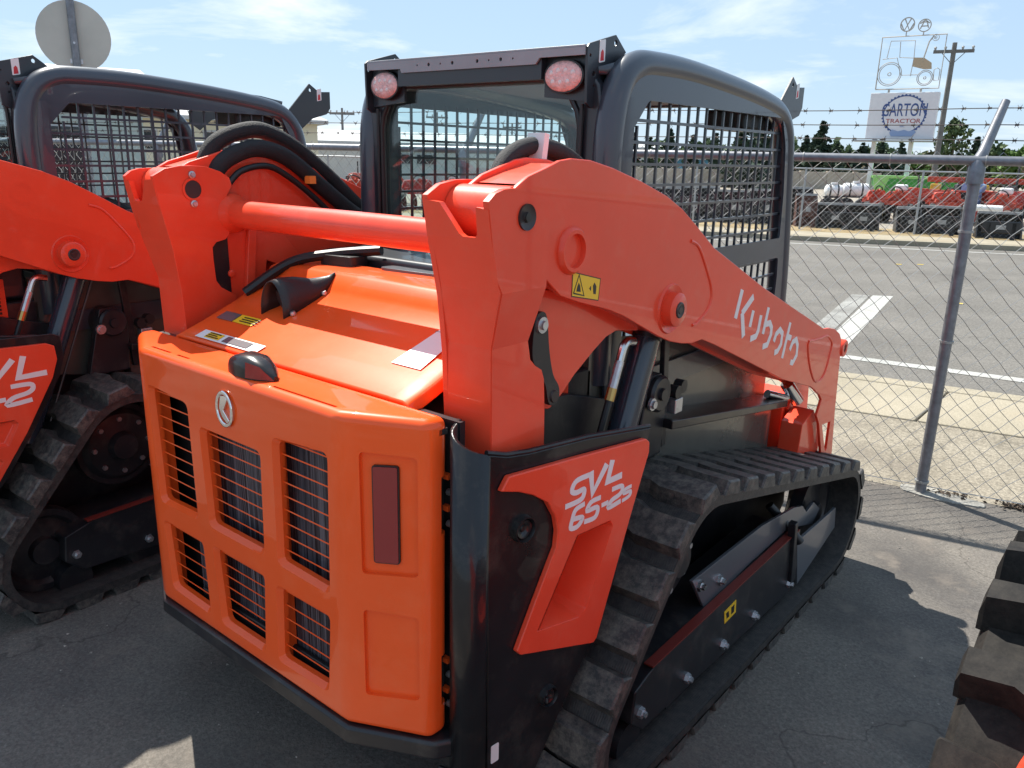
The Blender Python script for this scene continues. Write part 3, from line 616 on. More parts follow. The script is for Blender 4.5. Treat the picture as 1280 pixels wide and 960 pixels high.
# arm lettering (right side) and safety label
KUB = {'K': [[[1.1226, 1.3539], [1.0924, 1.2664]], [[1.2161, 1.3212], [1.1375, 1.2757]], [[1.1388, 1.2785], [1.1679, 1.1957]]], 'u': [[[1.227, 1.2744], [1.2121, 1.2217]], [[1.2957, 1.2497], [1.2842, 1.1985], [1.2702, 1.1816], [1.2258, 1.1795]]], 'b': [[[1.354, 1.2684], [1.3287, 1.1803]], [[1.347, 1.2121], [1.3791, 1.2113], [1.3999, 1.1905], [1.3996, 1.1671], [1.3772, 1.1354], [1.3388, 1.1347]]], 'o': [[[1.4351, 1.1369], [1.4493, 1.1619], [1.4797, 1.1731], [1.5069, 1.1555], [1.5062, 1.1167], [1.4807, 1.0956], [1.4521, 1.0942]]], 't': [[[1.5741, 1.1856], [1.5331, 1.06]], [[1.5646, 1.1344], [1.5998, 1.1239]]], 'a': [[[1.601, 1.0787], [1.6212, 1.1055], [1.6538, 1.1104], [1.6757, 1.0839], [1.6776, 1.0451], [1.6476, 1.0222], [1.6216, 1.0295]]]}
for ch, strokes in KUB.items():
    mb = MB()
    for i_, st in enumerate(strokes): mb.ribbon(st, .0230 if ch == 'K' else .0205, XP, .7121 - .0002 * i_, .7130 + .0002 * i_)
    mb.obj('arm_letter', 'white_letter', ld)
st_ = MB().plate([(.197, 1.494), (.310, 1.468), (.305, 1.418), (.197, 1.440)], [], XP, .7121, .7129).obj('safety_label', 'decal_yellow', ld)
mb = MB()
for tri in ([(.203, 1.446), (.245, 1.436), (.222, 1.486)],):
    e = [Vector(p) for p in tri]; mb.ribbon([tri[0], tri[1], tri[2], tri[0]], .0035, XP, .7129, .7134)
mb.plate([(.214, 1.449), (.231, 1.446), (.228, 1.460), (.222, 1.468), (.217, 1.460)], [], XP, .7129, .7134)
mb.plate([(.265, 1.450), (.272, 1.456), (.272, 1.444)], [], XP, .7129, .7134).plate([(.280, 1.455), (.286, 1.462), (.294, 1.452), (.293, 1.434), (.283, 1.436)], [], XP, .7129, .7134)
mb.ribbon([(.197, 1.494), (.310, 1.468), (.305, 1.418), (.197, 1.440), (.197, 1.494)], .002, XP, .7129, .7132)
mb.obj('label_print', 'decal_black', st_)
# --- hose bundles over the arms
def hoses(x0, x1, s, pts, r, name, m):
    return MB().tube(spline([(x0 + (x1 - x0) * i / (len(pts) - 1), y, z) for i, (y, z) in enumerate(pts)], 6), r, 12).obj(name, m, ld)
HL = [(.085, 1.60), (.095, 1.68), (.136, 1.753), (.222, 1.792), (.31, 1.797), (.429, 1.745), (.557, 1.652), (.679, 1.549), (.76, 1.50)]
hoses(-.62, -.58, -1, HL, .026, 'hose_sleeve', 'hose_sleeve')
hoses(-.585, -.55, -1, [(.10, 1.60), (.119, 1.678), (.178, 1.722), (.265, 1.744), (.368, 1.716), (.491, 1.628), (.609, 1.543), (.70, 1.49)], .027, 'hose_sleeve', 'hose_sleeve')
hoses(-.56, -.54, -1, [(.14, 1.63), (.19, 1.675), (.28, 1.69), (.36, 1.655), (.47, 1.575), (.55, 1.50)], .010, 'hydraulic_hose', 'hose_rubber')
for y, z in ((.70, 1.535), (.645, 1.515)): MB().tube([(-.60, y - .02, z + .02), (-.57, y + .015, z - .015)], .033, 12).obj('hose_clamp', 'zinc', ld)
MB().box(-.548, -.52, .42, .445, 1.635, 1.66).obj('hose_tag', 'orange_tag', ld)
hoses(.58, .52, 1, [(.06, 1.62), (.10, 1.70), (.15, 1.74), (.22, 1.760), (.30, 1.762), (.40, 1.742), (.52, 1.69), (.62, 1.62)], .020, 'hose_sleeve', 'hose_sleeve')
hoses(.56, .50, 1, [(.10, 1.62), (.13, 1.70), (.19, 1.735), (.26, 1.748), (.34, 1.742), (.44, 1.712), (.55, 1.65)], .016, 'hose_sleeve', 'hose_sleeve')
MB().bar((.56, .245, 1.725), (.56, .255, 1.79), .05, .018, (0, 1, 0)).obj('cable_tie_tag', 'paper_white', ld)
# front coupler between the arms
MB().plate([(1.98, .46), (2.16, .46), (2.20, .70), (2.10, .80), (2.00, .78)], [], XP, -.575, .575).obj('front_crossmember', 'arm_paint', ld, bevel=.01)
MB().tube([(-.575, 2.09, .72), (.575, 2.09, .72)], .05, 18).obj('front_tube', 'arm_paint', ld)
for s in (1, -1): MB().plate([(1.90, .45), (2.16, .40), (2.18, .60), (2.05, .74), (1.93, .70)], [], XP, s * .64 - .045, s * .64 + .045).obj('coupler_plate', 'arm_paint', ld, bevel=.004)
# --- rear quarter panels with the orange model plate
FP = lambda u, v, w: (.7192 + .132 * u + w, u, v)          # panel plane, flares outwards to the front
FEN = [(-.075, 1.135), (-.02, 1.118), (.045, 1.110), (.242, 1.100), (.478, 1.075), (.462, 1.02), (.415, .84), (.375, .688), (.293, .53), (.183, .369), (.10, .24), (-.06, .24)]
CUT = [(.075, .660), (.215, .640), (.240, .652), (.325, .852), (.315, .868), (.197, .866)]
fm = MB().plate(FEN, [CUT], FP, -.014, 0)
wrap = spline([(.628, -.070, 0), (.640, -.104, 0), (.668, -.118, 0), (.694, -.108, 0), (.7093, -.075, 0)], 4)
nW = len(wrap)
zt = [1.195 - .06 * (i / (nW - 1)) for i in range(nW)]
fw_ = MB(); 
for i, p in enumerate(wrap): fw_.v += [(p.x, p.y, .24), (p.x, p.y, zt[i])]
fw_.f += [(2 * i, 2 * i + 2, 2 * i + 3, 2 * i + 1) for i in range(nW - 1)]
for s in (1, -1):
    f = (fm if s > 0 else fm.mirror()).obj('quarter_panel', 'gloss_black', ld, bevel=.003)
    w_ = (fw_ if s > 0 else fw_.mirror()).obj('rear_corner', 'gloss_black', ld, angle=60); sd = w_.modifiers.new('s', 'SOLIDIFY'); sd.thickness = .010
    rim = MB().tube([(.7192 + .132 * y - .006, y, z + .004) for y, z in FEN[:5]], .006, 8)
    (rim if s > 0 else rim.mirror()).obj('panel_rim', 'gloss_black', ld)
    MB().cyl((s * .62, -.136, .335), (s * .712, -.075, .30), .010, 10).obj('tie_rod', 'black_paint', ld)
PLT = [(-.052, 1.050), (-.03, 1.080), (.20, 1.070), (.440, 1.058), (.455, 1.046), (.456, 1.018), (.40, .863), (.292, .546), (.278, .536), (.021, .617), (.008, .632), (.06, .735), (.125, .86), (.128, .90), (.118, .94), (.09, .985), (.05, 1.012), (.0, 1.035)]
CUT = [(.075, .660), (.215, .640), (.240, .652), (.325, .852), (.315, .868), (.197, .866)]
CU2 = [(.186, .682), (.205, .670), (.224, .674), (.304, .840), (.297, .850), (.276, .846)]
for s in (1, -1):
    mb = MB().plate(PLT, [CUT], FP, .0, .016)
    # sloping walls of the pressed pocket
    n = len(CUT); mb.add([FP(u, v, .016) for u, v in CUT] + [FP(u, v, -.10) for i, (u, v) in enumerate(CU2)], [(i, (i + 1) % n, n + (i + 1) % n, n + i) for i in range(n)])
    mp_ = (mb if s > 0 else mb.mirror()).obj('model_plate', 'arm_paint', ld, bevel=.004, seg=3)
    fl_ = MB().plate([(.17, .64), (.26, .64), (.34, .87), (.24, .87)], [], FP, -.106, -.1005); (fl_ if s > 0 else fl_.mirror()).obj('pocket_shade', 'black_paint', ld)  # black sheet standing in for the shade inside the open pocket
    for y, z, r_ in ((.027, .936, .030), (.130, .448, .026)):
        mb = MB().lathe([(0, .006), (.006, .006), (.008, .003), (.014, .008), (r_ * .72, .010), (r_ * .8, .004), (r_ * .95, .016), (r_, .016), (r_ * 1.1, 0)], FP(y, z, 0), (1, -.132, 0), 28)
        (mb if s > 0 else mb.mirror()).obj('panel_bolt', 'gloss_black', ld)
mb = MB().box(-.04, .0, .0, .001, 0, .001)
MB().plate(rounded([(-.052, .345), (-.028, .345), (-.028, .395), (-.052, .395)], .004), [], FP, .0, .001).obj('serial_sticker', 'paper_white', ld)
SVL = {'S': [[0.2252, 1.0162], [0.1874, 1.014], [0.1727, 1.0047], [0.1686, 0.9896], [0.1843, 0.9825], [0.2085, 0.9846], [0.2109, 0.9731], [0.2038, 0.9616], [0.1833, 0.9578], [0.1478, 0.9567]], 'V': [[0.2321, 1.0232], [0.2416, 0.9653], [0.2888, 1.0281]], 'L': [[0.3088, 1.0336], [0.2949, 0.9805], [0.3487, 0.9837]], '6': [[0.2123, 0.9514], [0.1815, 0.9448], [0.1711, 0.9228], [0.1672, 0.9015], [0.187, 0.8984], [0.2021, 0.9075], [0.2045, 0.9185], [0.1763, 0.922]], '5': [[0.2696, 0.9514], [0.2353, 0.9486], [0.2228, 0.9299], [0.2566, 0.9294], [0.2604, 0.9156], [0.2493, 0.9029], [0.214, 0.9034]], '-': [[0.2747, 0.9285], [0.299, 0.9299]], '2': [[0.311, 0.9602], [0.3463, 0.9602], [0.3508, 0.948], [0.3396, 0.9381], [0.3118, 0.9306], [0.3019, 0.9145], [0.347, 0.9193]], 's': [[0.3869, 0.9491], [0.3637, 0.9465], [0.3588, 0.9364], [0.3835, 0.9361], [0.3799, 0.9235], [0.3529, 0.918]]}
def smooth2(st): return [(v.x, v.y) for v in spline([(p[0], p[1], 0) for p in st], 4)] if len(st) > 3 else st
for ch, st in SVL.items():
    if ch in '65-2s': st = [(p[0] + .003, p[1] - .006) for p in st]
    MB().ribbon(smooth2(st), {'S': .0132, 'V': .0180, 'L': .0170, 's': .0095, '-': .0115}.get(ch, .0125), FP, .0162, .0172).obj('model_suffix' if ch == 's' else 'model_letter', 'white_letter', ld)

# --- tracks
SPR, RID, FID = (Vector((.76, .575)), .235), (Vector((.42, .235)), .200), (Vector((2.085, .265)), .230)
def tangent(c0, r0, c1, r1):
    d = c1 - c0; L = d.length; d /= L; a = math.asin((r0 - r1) / L); nrm = Vector((-d.y, d.x)); n_ = nrm * math.cos(a) + d * math.sin(a); return c0 + n_ * r0, c1 + n_ * r1
def loop(off):
    pts = []
    W = [(SPR[0], SPR[1] + off), (FID[0], FID[1] + off), (RID[0], RID[1] + off)]
    segs = [tangent(*W[i], *W[(i + 1) % 3]) for i in range(3)]
    for i in range(3):
        a, b_ = segs[i]; c, r_ = W[(i + 1) % 3]; nx_ = segs[(i + 1) % 3][0]
        m = max(2, int((b_ - a).length / .03))
        pts += [a + (b_ - a) * k / m for k in range(m)]
        a0 = math.atan2(b_.y - c.y, b_.x - c.x); a1 = math.atan2(nx_.y - c.y, nx_.x - c.x)
        if a1 > a0: a1 -= 2 * math.pi
        m = max(2, int((a0 - a1) * r_ / .03))
        pts += [c + Vector((math.cos(a0 + (a1 - a0) * k / m), math.sin(a0 + (a1 - a0) * k / m))) * r_ for k in range(m)]
    return pts
OUTL, INL = loop(0), loop(-.032)
def arclen(pts):
    L = [0]
    for i in range(len(pts)): L.append(L[-1] + (pts[(i + 1) % len(pts)] - pts[i]).length)
    return L
XA, XB = .545, .855
AL = arclen(OUTL); TOT = AL[-1]; NL = round(TOT / .148)
bx_ = MB(); n = len(OUTL); m = len(INL)
# belt as outer and inner skins plus rims
bx_.add([(XA, p.x, p.y) for p in OUTL] + [(XB, p.x, p.y) for p in OUTL], [(i, (i + 1) % n, n + (i + 1) % n, n + i) for i in range(n)])
bx_.add([(XA, p.x, p.y) for p in INL] + [(XB, p.x, p.y) for p in INL], [(i, m + i, m + (i + 1) % m, (i + 1) % m) for i in range(m)])
for x in (XA, XB):
    o = len(bx_.v); bx_.v += [(x, p.x, p.y) for p in OUTL]
    off = len(bx_.v)
    cen = []
    for i in range(n):
        nxt = OUTL[(i + 1) % n] - OUTL[i - 1]; nn = Vector((nxt.y, -nxt.x)).normalized(); cen.append(OUTL[i] + nn * .032)
    bx_.v += [(x, p.x, p.y) for p in cen]; bx_.f += [(o + i, o + (i + 1) % n, off + (i + 1) % n, off + i) for i in range(n)]
# one lug: block bar with tapered flanks and a notched outer end (local: x width, y along, z out)
def lug_mesh():
    mb = MB(); W0, W1 = -.155, .160
    prof = [(-.056, -.004), (-.042, .040), (.042, .040), (.056, -.004)]
    rows = [(W0, .75, .0), (W0 + .03, 1, .0), (-.02, 1, .018), (.02, 1, .0), (.11, 1, .0), (W1 - .006, 1, .0), (W1, .86, .0)]
    for x, k, sh in rows: mb.v += [(x, y * (k if z > 0 else 1) + sh, z * (k if k < 1 else 1)) for y, z in prof]
    for i in range(len(rows) - 1): mb.f += [(i * 4 + j, i * 4 + j + 1, (i + 1) * 4 + j + 1, (i + 1) * 4 + j) for j in range(3)]
    mb.f += [(0, 1, 2, 3), tuple(range(len(mb.v) - 4, len(mb.v)))[::-1]]
    return mb.mesh('lug', 'lug_rubber', 30)
LUG = lug_mesh()
def point_at(s_):
    s_ %= TOT
    for i in range(n):
        if AL[i + 1] >= s_:
            t = (s_ - AL[i]) / (AL[i + 1] - AL[i]); p = OUTL[i].lerp(OUTL[(i + 1) % n], t); d = (OUTL[(i + 1) % n] - OUTL[i]).normalized(); return p, d
for s in (1, -1):
    tk = (bx_ if s > 0 else bx_.mirror()).obj('rubber_track', 'belt_rubber', ld, angle=40)
    for k in range(NL):
        p, d = point_at((k + .35) * TOT / NL); lo = bpy.data.objects.new('lug', LUG); COL.objects.link(lo); lo.parent = tk
        tg = Vector((0, d.x, d.y)); nr = Vector((0, -d.y, d.x)); xx = Vector((1, 0, 0)) * s
        rot = Matrix((xx, tg * (1 if s > 0 else -1), nr)).transposed().to_4x4()
        rot.translation = Vector((s * .70, p.x, p.y)); lo.matrix_local = rot
    # undercarriage
    X = lambda a, b_: (min(s * a, s * b_), max(s * a, s * b_))
    fr = MB().plate([(.46, .19), (.53, .13), (1.66, .085), (1.74, .12), (1.72, .345), (.58, .325), (.47, .29)], [], XP, *X(.60, .80)).obj('track_frame', 'black_paint', ld, bevel=.006)
    MB().plate([(.85, .468), (.965, .316), (1.30, .342), (1.68, .350), (1.98, .262), (2.05, .31), (1.96, .37), (1.88, .352), (1.82, .40), (1.72, .425), (1.40, .462)], [], XP, *X(.752, .764)).obj('frame_guard', 'plate_grey', fr, bevel=.002)
    MB().plate([(1.69, .30), (2.15, .292), (2.175, .19), (1.76, .085)], [], XP, *X(.79, .802)).obj('idler_plate', 'plate_grey', fr, bevel=.002)
    MB().bar((s * .80, 1.62, .41), (s * .80, 1.66, .12), .03, .03, (1, 0, 0)).obj('tensioner_arm', 'black_paint', fr, bevel=.004)
    MB().cyl((s * .70, 1.62, .45), (s * .81, 1.70, .30), .018, 12).obj('tensioner_pin', 'black_paint', fr)
    MB().plate([(.56, .326), (1.70, .346), (1.70, .351), (.56, .331)], [], XP, *X(.772, .803)).obj('frame_reflection', 'edge_reflect', fr)  # thin red strip painting the orange reflected along the beam top
    for y, z in ((.795, .165), (1.055, .156), (1.316, .146), (.505, .208), (1.651, .134)):
        MB().lathe([(0, .022), (.009, .022), (.010, .012), (.016, .012), (.018, .0)], (s * .80, y, z), (s, 0, 0), 6).obj('frame_bolt', 'zinc', fr)
        MB().lathe([(.02, -.05), (.065, -.05), (.07, -.03), (.07, .05), (.065, .07), (0, .07)], (s * .70, y, .088), (s, 0, 0), 20).obj('track_roller', 'black_paint', fr)
    for y, z in ((.905, .430), (1.06, .385)):
        MB().lathe([(0, .022), (.010, .022), (.011, .010), (.018, .010), (.020, .0)], (s * .764, y, z), (s, 0, 0), 6).obj('guard_bolt', 'steel', fr)
    if s > 0: MB().plate([(1.040, .287), (1.132, .293), (1.140, .240), (1.052, .236)], [], XP, .8003, .8012).obj('frame_label', 'decal_yellow', fr)
    if s > 0: MB().plate([(1.055, .275), (1.075, .275), (1.085, .250), (1.065, .250)], [], XP, .8012, .8016).plate([(1.095, .280), (1.12, .280), (1.122, .250), (1.1, .250)], [], XP, .8012, .8016).obj('label_print', 'decal_black', fr)
    sp = MB().lathe([(0, .03), (.05, .03), (.06, .0), (.13, -.01), (.15, -.03), (.17, -.03), (.175, -.07), (.06, -.09)], (s * .74, SPR[0].x, SPR[0].y), (s, 0, 0), 36).obj('drive_sprocket', 'black_paint', ld, angle=30)
    for k in range(8): MB().lathe([(0, .012), (.010, .012), (.011, 0)], (s * .728, SPR[0].x + .11 * math.cos(k * math.pi / 4), SPR[0].y + .11 * math.sin(k * math.pi / 4)), (s, 0, 0), 6).obj('sprocket_bolt', 'zinc', sp)
    for c, r_ in (FID, RID):
        MB().lathe([(0, .02), (.05, .02), (.055, -.01), (r_ * .62, -.02), (r_ * .7, .0), (r_ - .035, .0), (r_ - .032, -.05), (r_ - .08, -.06), (0, -.06)], (s * .73, c.x, c.y), (s, 0, 0), 36).obj('idler_wheel', 'black_paint', ld, angle=30)
    # side of the frame above the track
    MB().plate([(.60, .86), (1.95, .60), (1.95, 1.12), (.60, 1.24)], [], XP, *X(.44, .50)).obj('side_wall', 'cover_ground_reflect', ld)
    MB().plate([(.36, .12), (2.10, .06), (2.26, .20), (2.25, .34), (2.12, .46), (1.5, .60), (.90, .76), (.62, .74), (.30, .34)], [], XP, *X(.50, .535)).obj('track_guard', 'black_paint', ld)
    MB().plate([(.90, .955), (1.90, .80), (1.90, .772), (.90, .925)], [], XP, *X(.49, .625)).obj('step_ledge', 'gloss_black', ld, bevel=.004)
    MB().plate([(.90, .93), (1.90, .775), (1.90, .50), (.95, .62)], [], XP, *X(.48, .56)).obj('step_riser', 'cover_ground_reflect', ld, bevel=.004)
    pv = MB().lathe([(0, .02), (.018, .02), (.02, .01), (.050, .012), (.058, .004), (.060, -.09)], (s * .60, .845, 1.050), (s, 0, 0), 28).obj('frame_pivot', 'black_paint', ld)
    MB().lathe([(0, .016), (.012, .016), (.013, .008), (.020, .008), (.021, 0)], (s * .605, .79, 1.03), (s, 0, 0), 10).obj('pivot_bolt', 'zinc', pv)
    MB().plate([(.73, .84), (.90, .84), (.915, 1.05), (.87, 1.11), (.80, 1.11)], [], XP, *X(.555, .592)).obj('pivot_bracket', 'black_paint', ld, bevel=.006)
    MB().bar((s * .57, .94, .85), (s * .57, .91, 1.24), .03, .018, (1, 0, 0)).obj('frame_post', 'black_paint', ld, bevel=.003)
    MB().plate([(.0, 1.0), (.62, .93), (.66, 1.06), (.45, 1.12), (.0, 1.16)], [], XP, *X(.50, .54)).obj('inner_guard', 'black_paint', ld, bevel=.005)
    # perforated engine screen
    mb = MB()
    for k in range(9):
        for j in range(8): mb.add([(s * .505, .36 + k * .014, 1.12 + j * .014), (s * .505, .368 + k * .014, 1.12 + j * .014), (s * .505, .368 + k * .014, 1.129 + j * .014), (s * .505, .36 + k * .014, 1.129 + j * .014)], [(0, 1, 2, 3)])
    pf = mb.obj('screen_perforation', 'decal_black', ld); pf['kind'] = 'stuff'
    MB().plate([(.34, 1.10), (.50, 1.10), (.50, 1.25), (.34, 1.25)], [], XP, *X(.490, .502)).obj('engine_screen', 'arm_paint', ld)
    for dy, dz2, m_ in ((0, 0, 'black_plastic'), (.035, .012, 'black_plastic')): MB().cyl((s * .575, .965 + dy, 1.03 + dz2), (s * .605, .965 + dy, 1.03 + dz2), .022, 12).obj('rubber_buffer', m_, ld)
    MB().box(*X(.56, .60), .96, 1.01, .955, 1.005).obj('latch', 'zinc', ld, bevel=.004)
    MB().tube([(s * .56, 1.83, .83), (s * .60, 1.92, .80), (s * .60, 1.98, .80)], .018, 12).obj('quick_coupler', 'steel', ld)
    MB().tube([(s * .60, 1.93, .86), (s * .63, 1.99, .78)], .028, 14).obj('quick_coupler', 'chrome', ld)
MB().box(-.44, .44, .60, 1.95, .30, 1.10).obj('chassis', 'black_paint', ld)
MB().box(-.40, .40, 1.90, 2.02, .45, 1.05).obj('front_panel', 'black_paint', ld, bevel=.01)

# --- cab
cb_ = empty('cab', parent=ld); 
TUBE = spline([(.665, 1.10, 0), (.662, 1.40, 0), (.660, 1.70, 0), (.668, 1.84, 0), (.70, 1.935, 0), (.77, 1.983, 0), (.88, 1.994, 0), (1.10, 1.992, 0), (1.45, 1.968, 0), (1.70, 1.940, 0), (1.81, 1.912, 0), (1.872, 1.86, 0), (1.905, 1.78, 0), (1.95, 1.55, 0), (1.99, 1.30, 0), (2.01, 1.05, 0)], 5)
both(MB().tube([(.485, v.x, v.y) for v in TUBE], .041, 18), 'side_tube', 'slate_paint', cb_)
SIDE = [(.67, 1.02)] + [(v.x, v.y) for v in TUBE if v.y > 1.06] + [(2.01, 1.02)]
OP1 = rounded([(.815, 1.898), (.722, 1.80), (.722, 1.452), (1.888, 1.452), (1.878, 1.62), (1.845, 1.80), (1.79, 1.898)], .012, 2)
OP2 = rounded([(.722, 1.375), (.722, 1.10), (1.90, 1.10), (1.905, 1.30), (1.895, 1.375)], .012, 2)
sp_ = MB().plate(SIDE, [OP1, OP2], XP, .508, .516)
bars = MB(); k = 0
y = .735
while y < 1.88:
    bars.box(.488, .4955, y - .0038, y + .0038, 1.08, 1.915 if .80 < y < 1.80 else (1.85 if y > 1.8 else 1.83)); y += .0605
z = 1.125
while z < 1.90:
    bars.box(.4885, .4975, .70 if z < 1.8 else .79, 1.92 if z < 1.7 else 1.86, z - .0042, z + .0042); z += .060
for s in (1, -1):
    (sp_ if s > 0 else sp_.mirror()).obj('side_panel', 'slate_paint', cb_, bevel=.002)
    g = (bars if s > 0 else bars.mirror()).obj('mesh_guard', 'slate_paint', cb_); g['kind'] = 'stuff'
# rear frame with window opening
RW = [(-.40, 1.42), (.40, 1.42), (.405, 1.82), (.395, 1.86), (.37, 1.90), (.33, 1.93), (.285, 1.948), (-.285, 1.948), (-.33, 1.93), (-.37, 1.90), (-.395, 1.86), (-.405, 1.82)]
RO = [(-.475, 1.25), (.475, 1.25), (.475, 1.86), (.46, 1.93), (.42, 1.975), (-.42, 1.975), (-.46, 1.93), (-.475, 1.86)]
MB().plate(RO, [RW], YP, .640, .675).obj('rear_frame', 'slate_dark', cb_, bevel=.008, seg=3)
MB().tube([(x, .640, z) for x, z in [RW[-1]] + RW[2:][::-1][::-1]] , .010, 8).obj('window_seal', 'black_plastic', cb_) if False else None
seal = [RW[0]] + RW[:0:-1] + [RW[0]]
MB().tube([(x, .640, z) for x, z in RW[1:] + [RW[0]]], .009, 8).obj('window_seal', 'black_plastic', cb_)
MB().plate(RW, [], YP, .655, .659).obj('rear_window', 'cab_glass', cb_)
cpv = MB(); an = [math.pi / 2 * k / 8 for k in range(9)]
for z_ in (1.10, 1.5, 1.80, 1.90): cpv.v += [(.452 + .069 * math.sin(a), .712 - .069 * math.cos(a), z_) for a in an] + [(.521, .735, z_), (.43, .735, z_), (.43, .643, z_)]
cpv.f += [(i * 12 + k, i * 12 + (k + 1) % 12, (i + 1) * 12 + (k + 1) % 12, (i + 1) * 12 + k) for i in range(3) for k in range(12)] + [tuple(range(36, 48))]
both(cpv, 'corner_post', 'slate_paint', cb_, angle=40)
both(MB().tube([(.415, .630, 1.50), (.415, .630, 1.88)], .006, 8), 'pillar_cable', 'black_plastic', cb_)
# roof and liner
rf = MB(); ys_ = [.655, .75, .90, 1.10, 1.45, 1.72, 1.84]; zs2 = [1.974, 1.996, 2.010, 2.012, 2.000, 1.985, 1.968]
for y, z in zip(ys_, zs2): rf.v += [(x, y, z + .012 * (1 - (x / .48) ** 2)) for x in (-.47, -.3, -.1, .1, .3, .47)]
rf.f += [(i * 6 + k, i * 6 + k + 1, (i + 1) * 6 + k + 1, (i + 1) * 6 + k) for i in range(6) for k in range(5)]
ro = rf.obj('roof', 'slate_paint', cb_, angle=60); sd = ro.modifiers.new('s', 'SOLIDIFY'); sd.thickness = .02
MB().add([(-.46, .68, 1.955), (.46, .68, 1.955), (.46, 1.1, 1.985), (-.46, 1.1, 1.985), (.46, 1.72, 1.962), (-.46, 1.72, 1.962), (.46, 1.83, 1.950), (-.46, 1.83, 1.950)], [(0, 1, 2, 3), (3, 2, 4, 5), (5, 4, 6, 7)]).obj('roof_liner', 'roof_liner', cb_)
MB().plate([(-.46, 1.945), (.46, 1.945), (.46, 1.968), (-.46, 1.968)], [], YP, 1.80, 1.85).obj('front_header', 'slate_dark', cb_, bevel=.01)
# interior: liner side, seat, bars
st = MB().plate([(.95, 1.10), (1.30, 1.10), (1.32, 1.20), (1.10, 1.22), (1.06, 1.36), (1.02, 1.46), (.97, 1.48), (.92, 1.46), (.93, 1.30)], [], XP, -.25, .25).obj('seat', 'black_plastic', cb_, bevel=.04, seg=4)
for s in (1, -1): MB().tube(spline([(s * .30, .90, 1.52), (s * .30, 1.05, 1.50), (s * .30, 1.35, 1.34), (s * .22, 1.50, 1.33)]), .022, 10).obj('lap_bar', 'black_plastic', cb_)
MB().box(.30, .46, 1.58, 1.84, 1.85, 1.92).obj('control_box', 'black_plastic', cb_, bevel=.012)
MB().box(-.46, .46, .70, 1.95, 1.02, 1.08).obj('cab_floor', 'black_paint', cb_)
# rear top bar with holes, lamps and lifting brackets
BAR = [(-.425, 2.020), (-.425, 1.998), (-.268, 1.996), (-.262, 1.984), (.276, 1.984), (.290, 2.000), (.440, 2.000), (.440, 2.020)]
hol = [circ((x, 2.003), r_, 10) for x, r_ in ((-.19, .003), (-.14, .0055), (-.09, .003), (-.04, .0055), (.06, .0055), (.105, .003), (.15, .0055), (.195, .003))]
MB().plate(BAR, hol, YP, .596, .602).obj('rear_bar', 'grey_bar', cb_)
MB().plate([(-.425, .597), (.44, .597), (.44, .665), (-.425, .665)], [], ZP, 2.020, 2.026).obj('bar_flange', 'grey_bar', cb_, bevel=.0015)
MB().box(-.285, .292, .6035, .64, 1.945, 2.0185).obj('bar_backing', 'slate_dark', cb_)
BRK = [(.601, 2.020), (.612, 2.030), (.735, 2.064), (.790, 2.025), (.74, 1.985), (.700, 1.93), (.672, 1.885), (.655, 1.872), (.628, 1.868), (.606, 1.880), (.603, 1.95)]
both(MB().plate(BRK, [circ((.735, 2.043), .0075, 10), circ((.635, 1.955), .007, 10), circ((.615, 2.000), .004, 8), circ((.636, 1.925), .004, 8)], XP, .438, .446), 'lift_bracket', 'slate_dark', cb_, bevel=.0015)
BRF = [(1.90, 1.88), (1.90, 1.94), (2.026, 2.065), (2.085, 2.03), (2.155, 2.035), (2.155, 1.955), (2.13, 1.925), (2.04, 1.90), (1.96, 1.84)]
both(MB().plate(BRF, [circ((2.03, 2.035), .008, 10)], XP, .438, .446), 'lift_bracket', 'slate_dark', cb_, bevel=.0015)
for s in (1, -1):
    for (y0, z0) in ((.655, 1.985), (2.07, 1.985)):
        stk = MB().plate(rounded([(y0, z0), (y0 + .028, z0 + .006), (y0 + .028, z0 + .062), (y0, z0 + .056)], .003), [], XP, *sorted((s * .4462, s * .4470))).obj('bracket_sticker', 'paper_white', cb_)
        MB().plate([(y0 + .005, z0 + .005), (y0 + .022, z0 + .008), (y0 + .020, z0 + .03), (y0 + .014, z0 + .035), (y0 + .007, z0 + .028)], [], XP, *sorted((s * .4470, s * .4474))).obj('sticker_print', 'decal_red', stk)
    # rear work lamps
    hs = MB(); el = [(.062 * math.cos(2 * math.pi * k / 28), .040 * math.sin(2 * math.pi * k / 28)) for k in range(28)]
    hs.plate([(s * .361 + u * 1.10, 1.951 + v * 1.12) for u, v in el], [], YP, .612, .640)
    hh = hs.obj('lamp_housing', 'black_plastic', cb_, bevel=.004)
    ln_ = MB(); vs = []
    for j, (k1, d_) in enumerate(((1.0, 0), (.93, .005), (.6, .0075), (.25, .008))): vs += [(s * .361 + u * k1, .612 - d_, 1.951 + v * k1) for u, v in el]
    ln_.add(vs, [(j * 28 + k, j * 28 + (k + 1) % 28, (j + 1) * 28 + (k + 1) % 28, (j + 1) * 28 + k) for j in range(3) for k in range(28)] + [tuple(range(84, 112))])
    lens = ln_.obj('lamp_lens', 'lens_lamp', hh, angle=60)
    for (u, v) in ((-.036, .008), (-.013, .014), (.012, .014), (.035, .008), (-.03, -.014), (-.005, -.016), (.02, -.014)):
        MB().lathe([(.0, .003), (.004, .003), (.0085, 0)], (s * .361 + u, .6055, 1.951 + v), (0, -1, 0), 8).obj('led', 'lens_clear', lens)
    MB().plate([(s * .285, 1.90), (s * .436, 1.885), (s * .436, 2.018), (s * .285, 2.018)], [], YP, .630, .641).obj('lamp_plate', 'slate_dark', cb_)

